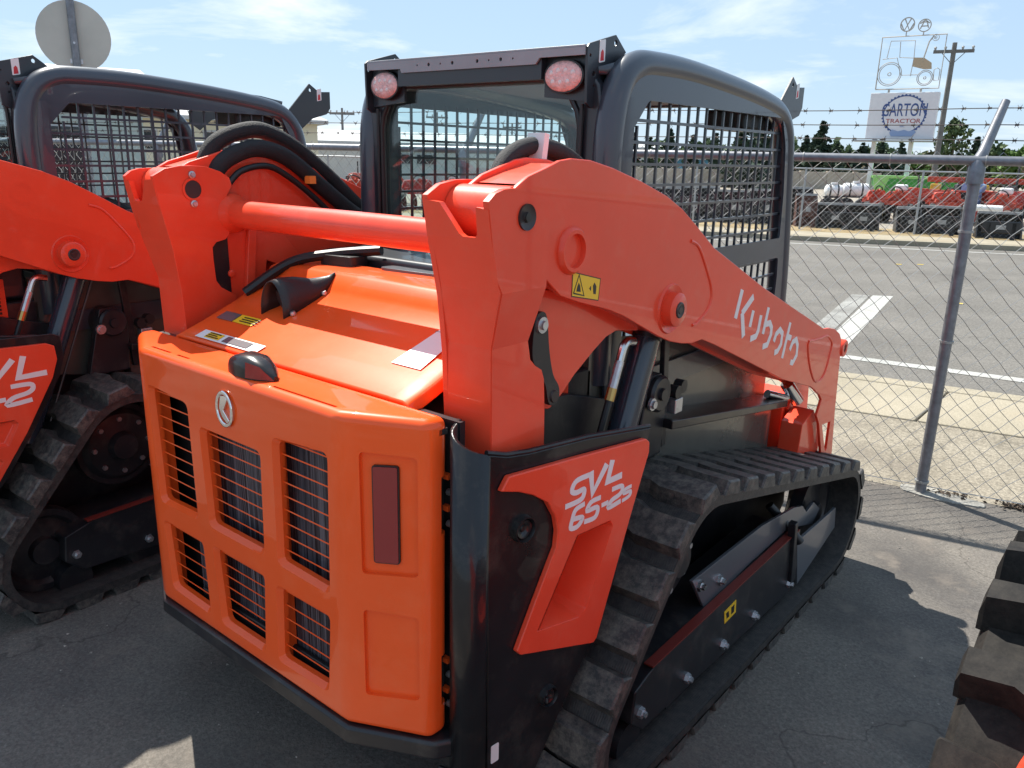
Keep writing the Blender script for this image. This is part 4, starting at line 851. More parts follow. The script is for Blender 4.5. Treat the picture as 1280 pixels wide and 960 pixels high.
# ------------------------------------------------------------------ the neighbouring loader, a copy with every part of its own
def copy_tree(o, parent=None, skip=()):
    c = o.copy(); COL.objects.link(c); c.parent = parent
    for ch in list(o.children):
        if ch.name.split('.')[0] not in skip: copy_tree(ch, c, skip)
    return c
l2 = copy_tree(ld, None, ('model_suffix', 'louvre', 'safety_label', 'model_plate', 'model_letter'))
l2.location = (-2.125, -.679, -.002); l2.rotation_euler = (0, 0, .036)
tag(l2, 'orange compact track loader on the left, cut off by the picture edge, dark mesh cab', 'track loader', 'orange track loaders parked side by side')

PL2 = [(-.05, 1.062), (.50, 1.052), (.524, 1.04), (.528, .99), (.505, .922), (.40, .735), (.292, .572), (.15, .45), (-.05, .47)]
HO2 = [[(.12, .70), (.335, .70), (.375, .775), (.365, .79), (.15, .79)], [(.10, .56), (.255, .56), (.31, .645), (.30, .66), (.12, .66)]]
MB().plate([(y + (.03 if y > 0 else 0), z + (.03 if z > 1 else -.05 if z < .5 else 0)) for y, z in PL2], [], FP, -.006, .002).obj('side_cover', 'gloss_black', l2, bevel=.003)
mb = MB().plate(PL2, HO2, FP, .003, .020)
for h_ in HO2:
    n = len(h_); c_ = (sum(p[0] for p in h_) / n, sum(p[1] for p in h_) / n); q_ = [(c_[0] + (u - c_[0]) * .9, c_[1] + (v - c_[1]) * .82) for u, v in h_]
    mb.add([FP(u, v, .020) for u, v in h_] + [FP(u, v, .004) for u, v in q_], [(i, (i + 1) % n, n + (i + 1) % n, n + i) for i in range(n)] + [tuple(range(n, 2 * n))])
mb.obj('model_plate', 'arm_paint', l2, bevel=.003)
for ch, st in SVL.items():
    if ch == 's': continue
    row2 = ch in '65-2'
    MB().ribbon([(.42 + (y - .3088) * 1.7 - (.055 if row2 else 0), 1.018 + (z - 1.0336) * 1.42) for y, z in smooth2(st)], .020 if not row2 else .016, FP, .0202, .0212).obj('model_letter', 'white_letter', l2)

# ------------------------------------------------------------------ tractor wheel and fender at the right edge
WC = Vector((1.775, .339, .545))
tr_ = empty('parked_tractor', (WC.x, WC.y, 0)); tag(tr_, 'tractor in the lower right corner showing one dusty lugged tyre and an orange fender edge', 'tractor')
L_ = lambda *a: (a[0] - WC.x, a[1] - WC.y, a[2])
prof = [(.24, -.150), (.30, -.172), (.40, -.178), (.45, -.174), (.474, -.160), (.480, -.10), (.484, 0), (.480, .10), (.474, .160), (.45, .174), (.40, .180), (.30, .172), (.24, .150)]
tw = MB().lathe(prof, (0, 0, WC.z), (1, 0, 0), 72).obj('tyre', 'tyre_rubber', tr_)
MB().lathe([(.0, -.06), (.10, -.06), (.18, -.02), (.22, -.10), (.245, -.148), (.255, -.148), (.25, .148), (.22, .10), (.1, .02), (0, .02)], (0, 0, WC.z), (1, 0, 0), 40).obj('rim', 'arm_paint', tw)
lg = MB()
def lugrow(x, w0, w1, z1, sk):
    return [(x, w0 + sk, -.04), (x, (w0 + .010) + sk, z1), (x, (w1 - .010) + sk, z1), (x, w1 + sk, -.04)]
rows = [(-.180, -.034, .034, -.010, 0), (-.172, -.035, .035, .028, 0), (-.10, -.032, .032, .040, .0), (-.045, -.031, .031, .042, .030), (.012, -.028, .028, .040, .070), (.018, -.020, .020, .012, .070)]
for r_ in rows: lg.v += lugrow(*r_)
for i in range(len(rows) - 1): lg.f += [(i * 4 + j, i * 4 + j + 1, (i + 1) * 4 + j + 1, (i + 1) * 4 + j) for j in range(3)]
lg.f += [(0, 1, 2, 3), tuple(range(20, 24))[::-1]]
TL = lg.mesh('tread_lug', 'tyre_rubber', 30)
for k in range(21):
    for s in (1, -1):
        th = 2 * math.pi * (k + (.5 if s < 0 else 0)) / 21 + .05
        lo = bpy.data.objects.new('tread_lug', TL); COL.objects.link(lo); lo.parent = tw
        nr = Vector((0, math.cos(th), math.sin(th))); tg = Vector((0, -math.sin(th), math.cos(th)))
        mt = Matrix((Vector((s, 0, 0)), tg * s, nr)).transposed().to_4x4(); mt.translation = Vector((0, 0, WC.z)) + nr * .502; lo.matrix_local = mt
fr_ = MB().plate(rounded([(-.55, .98), (-.55, 1.20), (-.22, 1.035), (.02, .90), (.04, .78), (-.04, .70), (-.30, .78)], .05), [], XP, 1.708, 1.768).obj('fender', 'arm_paint', tr_, bevel=.02, seg=3, loc=(-WC.x, -WC.y, 0))
MB().box(1.72, 1.75, -.45, -.30, 0, 1.05).obj('fender_post', 'arm_paint', fr_)

# ------------------------------------------------------------------ chain link fence
mat('galvanised', (0.20, 0.205, 0.225), 0.45, metal=0.55, var=0.22, vscale=25, bump=0.03, bscale=150)
mat('wire', (0.34, 0.34, 0.33), 0.5, metal=0.5)
mat('rusty_wire', (0.10, 0.085, 0.075), 0.7, metal=0.3)
fe = empty('chain_link_fence', (0.895, 3.375, 0)); tag(fe, 'galvanised chain link fence topped with three strands of barbed wire', 'fence')
fd = Vector((1, FS, 0)).normalized(); fn_ = Vector((-FS, 1, 0)).normalized()
F = lambda s_, z, o=0.0: tuple(fd * s_ + fn_ * o + Vector((0, 0, z)))
S0, S1 = -9.2, 6.2
for k in range(-3, 3):
    s_ = k * 2.98
    po = MB().tube([F(s_, -.05), F(s_, 1.71)], .029, 16).obj('post', 'galvanised', fe)
    MB().tube([F(s_, 1.66), F(s_, 1.73), F(s_, 1.76, .008), F(s_ + .016, 1.81, .03), F(s_ + .078, 2.06, .145)], [.039, .039, .036, .026, .020], 14).obj('barb_arm', 'galvanised', po)
    for z in (.06, .85, 1.42): MB().tube([F(s_, z), F(s_, z + .012)], .036, 14).obj('tie_wire', 'wire', po)
MB().tube([F(S0, 1.772, .0), F(S1, 1.772, .0)], .0235, 14).obj('top_rail', 'galvanised', fe)
for k in range(0, 36):
    s_ = S0 + .2 + k * .43; MB().tube([F(s_, 1.772), F(s_ + .006, 1.772)], .0265, 12).obj('rail_tie', 'wire', fe)
wm = MB(); p_ = .098; zb, zt_ = .015, 1.815; i_ = 0
def seg3(p, q, r):
    p, q = Vector(p), Vector(q); d = (q - p).normalized(); a = d.cross(fn_).normalized() * r; b2 = fn_ * r
    o = len(wm.v); wm.v.extend([tuple(p + a), tuple(p - a * .5 + b2 * .87), tuple(p - a * .5 - b2 * .87), tuple(q + a), tuple(q - a * .5 + b2 * .87), tuple(q - a * .5 - b2 * .87)])
    wm.f.extend([(o, o + 1, o + 4, o + 3), (o + 1, o + 2, o + 5, o + 4), (o + 2, o, o + 3, o + 5)])
s_ = S0
nz = int((zt_ - zb) / (p_ / 2))
while s_ < S1:                                           # each wire zig-zags up the fence, hooked into its neighbour
    prev = None
    for j in range(nz + 1):
        z = zb + j * p_ / 2 * 1.02; side = (j % 2)
        # bellies of the weave sag a little so that no two cells match
        pt = F(s_ + side * p_ / 2 + .006 * math.sin(j * 1.7 + s_ * 3.1), z, .030 + (.004 if side else -.004) + .012 * math.sin(s_ * .9 + z * 1.3))
        if prev: seg3(prev, pt, .0020)
        prev = pt
    prev = None
    for j in range(nz + 1):
        z = zb + j * p_ / 2 * 1.02; side = (j % 2)
        pt = F(s_ + p_ - side * p_ / 2 + .006 * math.sin(j * 1.7 + s_ * 3.1), z, .030 + (-.004 if side else .004) + .012 * math.sin(s_ * .9 + z * 1.3))
        if prev: seg3(prev, pt, .0020)
        prev = pt
    s_ += p_
seg3(F(S0, .03, .03), F(S1, .03, .03), .003)
w = wm.obj('wire_mesh', 'wire', fe); w['kind'] = 'stuff'
for z, o_ in ((1.878, .062), (1.952, .100), (2.030, .138)):
    bw = MB(); pts = []
    k = 0; s_ = S0
    while s_ < S1 + .01: pts.append(F(s_, z + .006 * math.sin(s_ * 2.1 + z * 9) - .012 * math.sin((s_ % 2.98) / 2.98 * math.pi), o_)); s_ += .16
    bw.tube(pts, .0024, 5)
    s_ = S0 + .07
    while s_ < S1:
        c = Vector(F(s_, z - .012 * math.sin((s_ % 2.98) / 2.98 * math.pi) + .006 * math.sin(s_ * 2.1 + z * 9), o_))
        for a in range(4):
            th = a * 1.6 + s_ * 5; d = (fd * .5 * (1 if a % 2 else -1) + Vector((0, 0, 1)) * math.cos(th) + fn_ * math.sin(th)).normalized()
            bw.tube([c, c + d * .022], [.0022, .001], 4)
        bw.tube([c - fd * .009, c + fd * .009], .005, 5); s_ += .127 + .02 * math.sin(s_ * 7)
    bw.obj('barbed_wire', 'rusty_wire', fe)

# ------------------------------------------------------------------ beyond the road
EYE = Vector((1.737, -1.264, 0))
def pol(az, D): return Vector((EYE.x + D * math.sin(R(az)), EYE.y + D * math.cos(R(az)), 0))
mat('far_fence', (0.34, 0.35, 0.36), 0.5, metal=0.3)
ff = empty('far_chain_link_fence', (-3, 21.0, 0)); tag(ff, 'low chain link fence along the far pavement in front of the black buckets', 'fence')
fdir = Vector((1, .42, 0)).normalized(); G = lambda s_, z, o=0: tuple(fdir * s_ + Vector((0, 0, z + .1)))
for k in range(-9, 7): MB().tube([G(k * 2.72 - .45, 0), G(k * 2.72 - .45, 1.55)], .028, 8).obj('post', 'far_fence', ff)
MB().tube([G(-26, 1.52), G(17, 1.52)], .020, 8).obj('top_rail', 'far_fence', ff)
wm = MB(); s_ = -26
while s_ < 17:
    for a, b2 in (((s_, .02), (s_ + 1.5, 1.52)), ((s_ + 1.5, .02), (s_, 1.52))):
        p, q = Vector(G(*a)), Vector(G(*b2)); seg3(p, q, .0022)
    s_ += .13
w = wm.obj('wire_mesh', 'far_fence', ff); w['kind'] = 'stuff'
mat('attach_black', (0.016, 0.017, 0.020), 0.45, var=0.3, vscale=3)
mat('rust_brown', (0.10, 0.045, 0.035), 0.7, var=0.3, vscale=5)
mat('tool_orange', (0.45, 0.05, 0.022), 0.55, var=0.2, vscale=3)
mat('tool_red', (0.42, 0.03, 0.025), 0.45, var=0.25, vscale=3)
mat('wagon_green', (0.035, 0.27, 0.035), 0.45, var=0.15, vscale=1.5)
mat('wagon_lime', (0.25, 0.55, 0.12), 0.45)
mat('tank_white', (0.72, 0.73, 0.72), 0.4, var=0.06)
mat('tool_yellow', (0.60, 0.38, 0.03), 0.5)
mat('tyre_far', (0.02, 0.02, 0.02), 0.8)
mat('frame_grey', (0.30, 0.30, 0.30), 0.6)
LABB = ['leftmost of the black loader buckets seen past the cab mesh', 'black loader bucket behind the cab mesh, second from the left', 'black loader bucket behind the cab mesh, third from the left', 'black loader bucket behind the cab mesh, fourth from the left', 'black loader bucket just right of the cab, beside the tilted rusty ones']
def bucket(az, D, w, h, label, rz=None, m='attach_black', tilt=0.0):
    p = pol(az, D); b_ = empty('loader_bucket', p, R(-az + 8) if rz is None else rz)
    tag(b_, label, 'bucket', 'black attachments along the far fence')
    P = [(-.35, 0), (.28, .0), (.36, .12), (.34, h * .55), (.20, h), (.14, h), (.27, h * .55), (.28, .16), (.24, .06), (-.35, .05)]
    MB().plate(P, [], XP, -w / 2, w / 2).obj('shell', m, b_, bevel=.015)
    for s in (1, -1): MB().plate([(-.35, 0), (.28, 0), (.36, .12), (.34, h * .55), (.20, h), (-.05, h * .7)], [], XP, s * w / 2 - .012, s * w / 2 + .012).obj('side_plate', m, b_)
    MB().box(-w / 2, w / 2, -.42, -.34, 0, .035).obj('cutting_edge', 'frame_grey', b_)
    for s in (1, -1): MB().box(s * w * .28 - .05, s * w * .28 + .05, -.40, -.36, .05, h * .72).obj('mount_plate', m, b_, bevel=.01)
    MB().box(-w * .42, w * .42, -.40, -.35, h * .35, h * .75).obj('back_plate', m, b_, bevel=.02)
    MB().box(-w * .12, w * .10, -.412, -.402, h * .48, h * .62).obj('makers_plate', 'frame_grey', b_)
    MB().box(-w / 2, w / 2, .12, .22, h - .03, h + .03).obj('top_edge', 'frame_grey', b_)
    b_.rotation_euler.x = tilt
    return b_
for i_, (az, D, w_, h_) in enumerate(((-29.5, 24.0, 1.5, .98), (-27.0, 24.2, 1.45, 1.02), (-24.3, 24.0, 1.2, .95), (-22.2, 24.0, .95, 1.0), (-20.2, 24.3, .7, 1.08))): bucket(az, D, w_, h_, LABB[i_])
bucket(-19.7, 23.6, .55, .95, 'tall rust brown bucket tilted back behind the far fence, next to the cab', m='rust_brown', tilt=-.12)
bucket(-18.0, 23.4, .82, .72, 'black bucket left of the far fence post below the white tanks')
bucket(-16.3, 23.3, .82, .74, 'black bucket standing under the left sign leg')
bucket(-13.5, 23.3, .62, .70, 'small black bucket left of the near fence post, under the orange tillers')
bucket(-11.8, 23.3, .90, .76, 'wide black bucket half hidden by the near fence post')
bucket(-8.6, 23.0, .95, .70, 'black bucket at the right edge of the picture beyond the road')
def tank(az, D, r_, L, z, label):
    p = pol(az, D); t = empty('sprayer_tank', p, R(-az + 12)); tag(t, label, 'tank', 'white tanks in the far yard')
    MB().lathe([(0, -L / 2), (r_ * .6, -L / 2 + .01), (r_ * .92, -L / 2 + .06), (r_, -L / 2 + .14), (r_, L / 2 - .14), (r_ * .92, L / 2 - .06), (r_ * .6, L / 2 - .01), (0, L / 2)], (0, 0, z), (1, 0, 0), 20).obj('vessel', 'tank_white', t)
    for s in (1, -1):
        MB().lathe([(r_ * 1.01, -.03), (r_ * 1.03, 0), (r_ * 1.01, .03)], (s * L * .22, 0, z), (1, 0, 0), 20).obj('strap', 'attach_black', t)
        MB().lathe([(.0, -.09), (.22, -.09), (.29, -.06), (.29, .06), (.22, .09), (0, .09)], (s * L * .30, -r_ * .5, .29), (0, 1, 0), 16).obj('wheel', 'tyre_far', t)
    MB().box(-L / 2, L / 2, -r_ * .7, r_ * .7, z - r_ * 1.15, z - r_ * .9).obj('frame', 'attach_black', t)
    MB().cyl((0, 0, z + r_), (0, 0, z + r_ + .07), .12, 12).obj('filler_cap', 'tank_white', t)
tank(-18.2, 32, .22, .62, .82, 'smaller white tank on wheels behind the far fence'); tank(-16.9, 32.5, .24, .95, .86, 'longer white tank on wheels left of the sign leg')
def tiller(az, D, w, label, m='tool_orange', seed=0, hz=.55):
    rnd = random.Random(seed); p = pol(az, D); t = empty('tillage_tool', p, R(-az + rnd.uniform(-8, 8))); tag(t, label, 'implement', 'orange and red implements in the far yard')
    for yy, z in ((-.5, hz), (0, hz + .08), (.5, hz)): MB().box(-w / 2, w / 2, yy - .05, yy + .05, z, z + .11).obj('crossbar', m, t)
    for s in (-1, 1): MB().box(s * w * .3 - .05, s * w * .3 + .05, -.55, .55, hz + .10, hz + .2).obj('frame_rail', m, t)
    for s in (-1, 1): MB().bar((s * .25, -.3, hz + .2), (0, -.55, hz + .45), .06, .06).obj('mast', m, t)
    nn = max(3, int(w / .3))
    for k in range(nn):
        x = -w / 2 + w * (k + .5) / nn
        MB().lathe([(0, -.02), (.2, -.015), (.27, .0), (.2, .015), (0, .02)], (x, -.42, .28), (1, .3, 0), 14).obj('disc', 'attach_black', t)
        MB().bar((x, .45, hz), (x, .55, .12), .05, .07).obj('shank', m, t)
    for s in (-1, 1):
        wh = MB().lathe([(.12, -.09), (.22, -.10), (.30, -.07), (.31, 0), (.30, .07), (.22, .10), (.12, .09)], (s * w * .42, -.62, .31), (1, 0, 0), 18).obj('wheel', 'tyre_far', t); MB().lathe([(0, -.05), (.13, -.08), (.13, .08), (0, .05)], (s * w * .42, -.62, .31), (1, 0, 0), 14).obj('rim', ('tank_white', 'tool_yellow', m)[seed % 3], wh)
    MB().tube(spline([(-w * .2, -.5, hz + .3), (-w * .1, -.7, hz + .55), (w * .1, -.6, hz + .5), (w * .15, -.3, hz + .3)]), .02, 6).obj('hose', 'attach_black', t)
    if seed % 2: MB().box(-w * .15, w * .2, -.05, .35, hz + .42, hz + .62).obj('wrapped_part', 'tank_white', t, bevel=.06, seg=3)
    MB().plate(rounded([(-w * .4, hz + .12), (w * .35, hz + .12), (w * .3, hz + .42), (-w * .35, hz + .40)], .08), [], YP, -.2, .25).obj('cover', m, t, bevel=.03)
for i_, (az, D, w_, lb, m_) in enumerate(((-15.6, 29.5, .75, 'small orange tiller right of the sign leg', 'tool_orange'), (-14.3, 29.0, 1.0, 'orange tiller in front of the green wagon', 'tool_orange'), (-11.6, 30.0, 1.1, 'orange implement directly behind the near fence post', 'tool_orange'), (-8.6, 29.0, 1.0, 'orange implement at the right picture edge beyond the road', 'tool_orange'), (-50.2, 25.0, 1.2, 'orange tiller seen between the two cabs', 'tool_orange'), (-48.6, 25.5, 1.2, 'red tiller seen at the rear pillar of the middle cab', 'tool_red'), (-46.0, 26.0, 1.3, 'red tiller seen low through the rear cab window', 'tool_red'), (-43.5, 26.5, 1.3, 'orange tiller seen through the rear cab window', 'tool_orange'))): tiller(az, D, w_, lb, m_, i_)
def far_tractor(az, D, label, rz, m='tool_orange'):
    t = empty('compact_tractor', pol(az, D), rz); tag(t, label, 'tractor', 'orange tractors in the far yard')
    MB().plate(rounded([(-.75, .62), (.55, .62), (.62, .80), (.60, 1.0), (.40, 1.05), (-.75, .98)], .07), [], YP, -.22, .22).obj('hood', m, t, bevel=.04, seg=3)
    MB().box(-.8, .9, -.16, .16, .38, .62).obj('chassis', 'attach_black', t, bevel=.02); MB().box(.60, .68, -.18, .18, .66, .95).obj('grille', 'attach_black', t, bevel=.02)
    MB().plate(rounded([(-1.05, .72), (-.60, .72), (-.55, .80), (-.85, .84), (-.93, 1.2), (-1.03, 1.2)], .04), [], YP, -.2, .2).obj('seat', 'attach_black', t, bevel=.03)
    for s in (1, -1):
        MB().plate([(-1.45, .72), (-1.2, 1.02), (-.75, 1.02), (-.5, .75), (-.6, .75), (-.8, .96), (-1.15, .96), (-1.36, .72)], [], YP, s * .55 - .16, s * .55 + .16).obj('fender', m, t)
        w1 = MB().lathe([(.26, -.14), (.44, -.15), (.50, -.10), (.52, 0), (.50, .10), (.44, .15), (.26, .14)], (-.95, s * .55, .52), (0, 1, 0), 22).obj('rear_wheel', 'tyre_far', t); MB().lathe([(0, -.08), (.28, -.12), (.28, .12), (0, .08)], (-.95, s * .55, .52), (0, 1, 0), 18).obj('rim', m, w1)
        w2 = MB().lathe([(.16, -.09), (.28, -.10), (.33, -.06), (.33, .06), (.28, .10), (.16, .09)], (.40, s * .48, .33), (0, 1, 0), 18).obj('front_wheel', 'tyre_far', t); MB().lathe([(0, -.05), (.17, -.08), (.17, .08), (0, .05)], (.40, s * .48, .33), (0, 1, 0), 14).obj('rim', 'tank_white', w2)
        MB().tube([(-1.25, s * .45, .8), (-1.25, s * .45, 1.75), (-1.2, s * .38, 1.85), (-1.2, 0, 1.86)], .035, 8).obj('roll_bar', 'attach_black', t)
        MB().bar((-.4, s * .34, .95), (.9, s * .34, .55), .09, .12).obj('loader_arm', m, t); MB().bar((.9, s * .34, .55), (1.25, s * .34, .25), .08, .10).obj('loader_arm', m, t)
    MB().plate([(1.15, .08), (1.65, .08), (1.66, .14), (1.28, .16), (1.26, .48), (1.18, .52)], [], YP, -.65, .65).obj('front_bucket', m, t, bevel=.01)
    MB().tube([(-.45, 0, 1.0), (-.58, 0, 1.22)], .02, 6).obj('steering_column', 'attach_black', t); MB().lathe([(.13, 0), (.15, .01), (.17, 0), (.15, -.01), (.13, 0)], (-.60, 0, 1.25), (-.5, 0, 1), 16).obj('steering_wheel', 'attach_black', t)
    MB().cyl((.25, .1, 1.03), (.25, .1, 1.45), .025, 8).obj('exhaust', 'attach_black', t)
far_tractor(-12.9, 31.0, 'orange tractor with a loader left of the near fence post', R(200)); far_tractor(-10.0, 31.5, 'orange tractor with a loader just right of the near fence post', R(170)); far_tractor(-7.6, 30.5, 'red tractor with a loader at the right picture edge', R(190), 'tool_red'); far_tractor(-49.6, 30, 'orange tractor seen between the two cabs', R(230))
# green wagon
p = pol(-13.6, 36); g = empty('grain_wagon', p, R(20)); tag(g, 'green hopper wagon with a lime rim behind the orange tillers', 'wagon')
MB().plate([(-1.5, 1.28), (1.5, 1.28), (1.35, .95), (.5, .55), (-.9, .55), (-1.45, .95)], [], YP, -.7, .7).obj('hopper', 'wagon_green', g, bevel=.04)
MB().box(-1.55, 1.62, -.75, .75, 1.27, 1.36).obj('rim', 'wagon_lime', g); MB().plate([(-1.52, 1.28), (-.95, 1.28), (-1.2, .60), (-1.42, .7)], [], YP, -.76, -.70).obj('front_flap', 'wagon_lime', g)
for x in (-.7, .6): MB().lathe([(0, -.1), (.2, -.1), (.36, -.08), (.36, .08), (.2, .1), (0, .1)], (x, -.6, .36), (0, 1, 0), 18).obj('wheel', 'tyre_far', g)
MB().box(-1.4, 1.4, -.1, .1, .40, .55).obj('chassis', 'attach_black', g)
# long orange toolbar
p = pol(-9.2, 33); g = empty('planter_toolbar', p, R(8)); tag(g, 'long orange planter toolbar with yellow hubs at the right behind the fence', 'implement')
MB().box(-2.1, 3.2, -.09, .09, 1.22, 1.40).obj('toolbar', 'tool_orange', g, bevel=.01)
for k in range(7):
    x = -1.8 + k * .75; rw_ = MB().bar((x, 0, 1.22), (x, -.35, .35), .09, .12).obj('row_unit', 'tool_red', g); MB().box(x - .16, x + .16, -.3, .1, .95, 1.16).obj('seed_box', ('tool_yellow', 'attach_black')[k % 2], rw_, bevel=.02)
    MB().lathe([(0, -.04), (.2, -.04), (.22, 0), (.2, .04), (0, .04)], (x, -.35, .24), (1, 0, 0), 14).obj('press_wheel', 'tyre_far', rw_)
p = pol(-9.6, 27.5); g = MB().cyl((-.5, 0, .62), (.5, 0, .62), .09, 14); g.box(-.42, -.36, -.04, .04, 0, .58); g.box(.36, .42, -.04, .04, 0, .58)
o = g.obj('white_roller', 'tank_white', loc=p); tag(o, 'short white roller on stands right of the near fence post', 'roller')
p = pol(-10.3, 30.8); g = MB().plate(rounded([(-.3, .95), (.3, .95), (.34, 1.2), (.1, 1.3), (-.28, 1.25)], .08), [], YP, -.3, .3); g.box(-.25, .25, -.2, .2, 0, .95)
mat('tarp_blue', (0.18, 0.30, 0.52), 0.7, var=.2, bump=.4, bscale=8); o = g.obj('tarped_stack', 'tarp_blue', loc=p, bevel=.05); tag(o, 'blue tarp over a stack beside the near fence post', 'tarp')
# low concrete wall and sheds far behind
mat('block_wall', (0.36, 0.31, 0.25), 0.9, var=.15, vscale=.8); mat('shed_wall', (0.55, 0.55, 0.53), .8, var=.06, vscale=.5); mat('shed_roof', (0.42, 0.43, 0.44), .6, var=.08, vscale=.4)
mat('trim_blue', (0.03, 0.09, 0.30), .5); mat('cream_wall', (0.62, 0.58, 0.44), .8, var=.05, vscale=.3); mat('pane_dark', (0.02, 0.025, 0.03), .15); mat('blue_wall', (0.10, 0.30, 0.46), .7); mat('pale_wall', (0.42, 0.47, 0.43), .8)
wa, wb = pol(-33, 58), pol(-15.5, 66); wdir = (wb - wa); wl = empty('block_wall', wa, math.atan2(wdir.y, wdir.x)); tag(wl, 'long low beige block wall in front of the tree line', 'wall')
nseg = 10; Lw = wdir.length / nseg
for k in range(nseg): MB().box(k * Lw + .03, (k + 1) * Lw - .03, -.1, .1, 0, 1.18).obj('wall_panel', 'block_wall', wl, bevel=.02); MB().box(k * Lw - .15, k * Lw + .15, -.16, .16, 0, 1.26).obj('pier', 'block_wall', wl)
def shed(az, D, w, d, h, rise, wall, roof, label, rz, wins=(), band=None, nm='warehouse'):
    b_ = empty(nm, pol(az, D), rz); tag(b_, label, 'building')
    MB().box(-w / 2, w / 2, 0, d, 0, h).obj('wall', wall, b_)
    MB().add([(-w / 2 - .4, -.4, h), (w / 2 + .4, -.4, h), (w / 2 + .4, d / 2, h + rise), (-w / 2 - .4, d / 2, h + rise), (w / 2 + .4, d + .4, h), (-w / 2 - .4, d + .4, h), (-w / 2 - .4, -.4, h - .15), (w / 2 + .4, -.4, h - .15), (w / 2 + .4, d + .4, h - .15), (-w / 2 - .4, d + .4, h - .15)],
             [(0, 1, 2, 3), (3, 2, 4, 5), (0, 6, 7, 1), (5, 4, 8, 9), (1, 7, 8, 4, 2), (0, 3, 5, 9, 6), (6, 9, 8, 7)]).obj('roof', roof, b_)
    if band: MB().box(-w / 2 - .05, w / 2 + .05, -.06, -.003, h - band, h - .16).obj('fascia_band', 'trim_blue', b_)
    for (x0, x1, z0, z1) in wins:
        f = MB().box(x0 - .06, x1 + .06, -.05, -.004, z0 - .06, z1 + .06).obj('window', 'shed_roof', b_); MB().box(x0, x1, -.07, -.052, z0, z1).obj('pane', 'pane_dark', f)
    return b_
shed(-53, 48, 26, 14, 2.35, .75, 'shed_wall', 'shed_roof', 'long white warehouse with a blue fascia band, seen between the cabs', R(48), ((4.5, 5.4, 1.2, 1.7), (5.8, 6.8, 1.2, 1.7), (-2, 0, .9, 1.7)), .35)
shed(-64.5, 36, 15, 9, 3.0, .5, 'cream_wall', 'shed_roof', 'cream building with dark windows seen through the left cab mesh', R(62), ((-3.5, -2.2, 1.7, 2.4), (-1.8, -.5, 1.7, 2.4), (0, 1.2, 1.7, 2.4), (3, 4.2, 1.7, 2.4)), nm='shop_building')
shed(-71.6, 24, 7, 6, 3.3, .6, 'pale_wall', 'shed_roof', 'pale green grey shed at the left picture edge', R(70), ((-2, 2, .2, 2.2),), nm='storage_shed')
shed(-27.3, 80, 3.2, 4, 2.0, .5, 'blue_wall', 'shed_roof', 'small blue hut among the trees, seen through the cab mesh', R(27), ((-.6, .4, .8, 1.4),), nm='hut')
shed(-15.3, 92, 9, 6, 1.9, .9, 'cream_wall', 'shed_roof', 'low house roof behind the white sign legs', R(15), ((-2, -1, .8, 1.5),), nm='house')
shed(-38, 90, 30, 10, 3.0, .6, 'shed_wall', 'shed_roof', 'long distant shed seen through the rear cab window', R(38), ((-8, -4, .5, 2.2), (2, 6, .5, 2.2)))
# traffic sign seen from behind
p = pol(-66.55, 8.7); g = empty('traffic_sign', p, R(64)); tag(g, 'back of a round traffic sign on a galvanised post, upper left', 'sign')
mat('sign_back', (0.48, 0.47, 0.42), .5, metal=.1, var=.08, vscale=3)
MB().tube([(0, -.03, 0), (0, -.03, 3.5)], .034, 14).obj('post', 'galvanised', g)
mb = MB(); cc = circ((0, 2.68), .30, 40); mb.plate(cc, [], YP, .005, .010).obj('sign_plate', 'sign_back', g)
MB().box(-.05, .05, -.004, .004, 2.45, 2.49).box(-.05, .05, -.004, .004, 3.02, 3.06).obj('bracket', 'zinc', g)
for z in (2.62, 2.98): MB().cyl((0, -.07, z), (0, .0, z), .010, 8).obj('bolt', 'zinc', g)
# utility poles
mat('pole_wood', (0.13, 0.125, 0.12), .85, var=.25, vscale=4, bump=.3, bscale=40)
def upole(az, D, h, label, r_=.15, rz=None):
    g = empty('utility_pole', pol(az, D), R(-az) if rz is None else rz); tag(g, label, 'pole', 'wooden utility poles')
    MB().tube([(0, 0, 0), (0, 0, h)], [r_, r_ * .7], 10).obj('pole', 'pole_wood', g); ca_ = MB().box(-.85, .85, -.1, .02, h - .45, h - .31).obj('crossarm', 'pole_wood', g)
    for x in (-.78, -.36, .36, .78): MB().lathe([(.02, 0), (.05, .03), (.05, .08), (.07, .11), (.03, .16), (0, .16)], (x, -.04, h - .31), (0, 0, 1), 8).obj('insulator', 'frame_grey', ca_)
    for s in (1, -1): MB().bar((s * .5, -.04, h - .42), (0, -.04, h - .95), .03, .03).obj('brace', 'pole_wood', g)
    return g
upole(-12.55, 45, 7.3, 'wooden utility pole with a crossarm right of the dealer sign', .15)
upole(-51.0, 60, 4.7, 'distant utility pole between the two cabs', .11); upole(-44.7, 66, 4.9, 'distant utility pole at the left of the rear cab window', .11); upole(-39.6, 75, 4.6, 'distant utility pole in the middle of the rear cab window', .11); upole(-33.6, 80, 4.2, 'distant utility pole at the right of the rear cab window', .11)
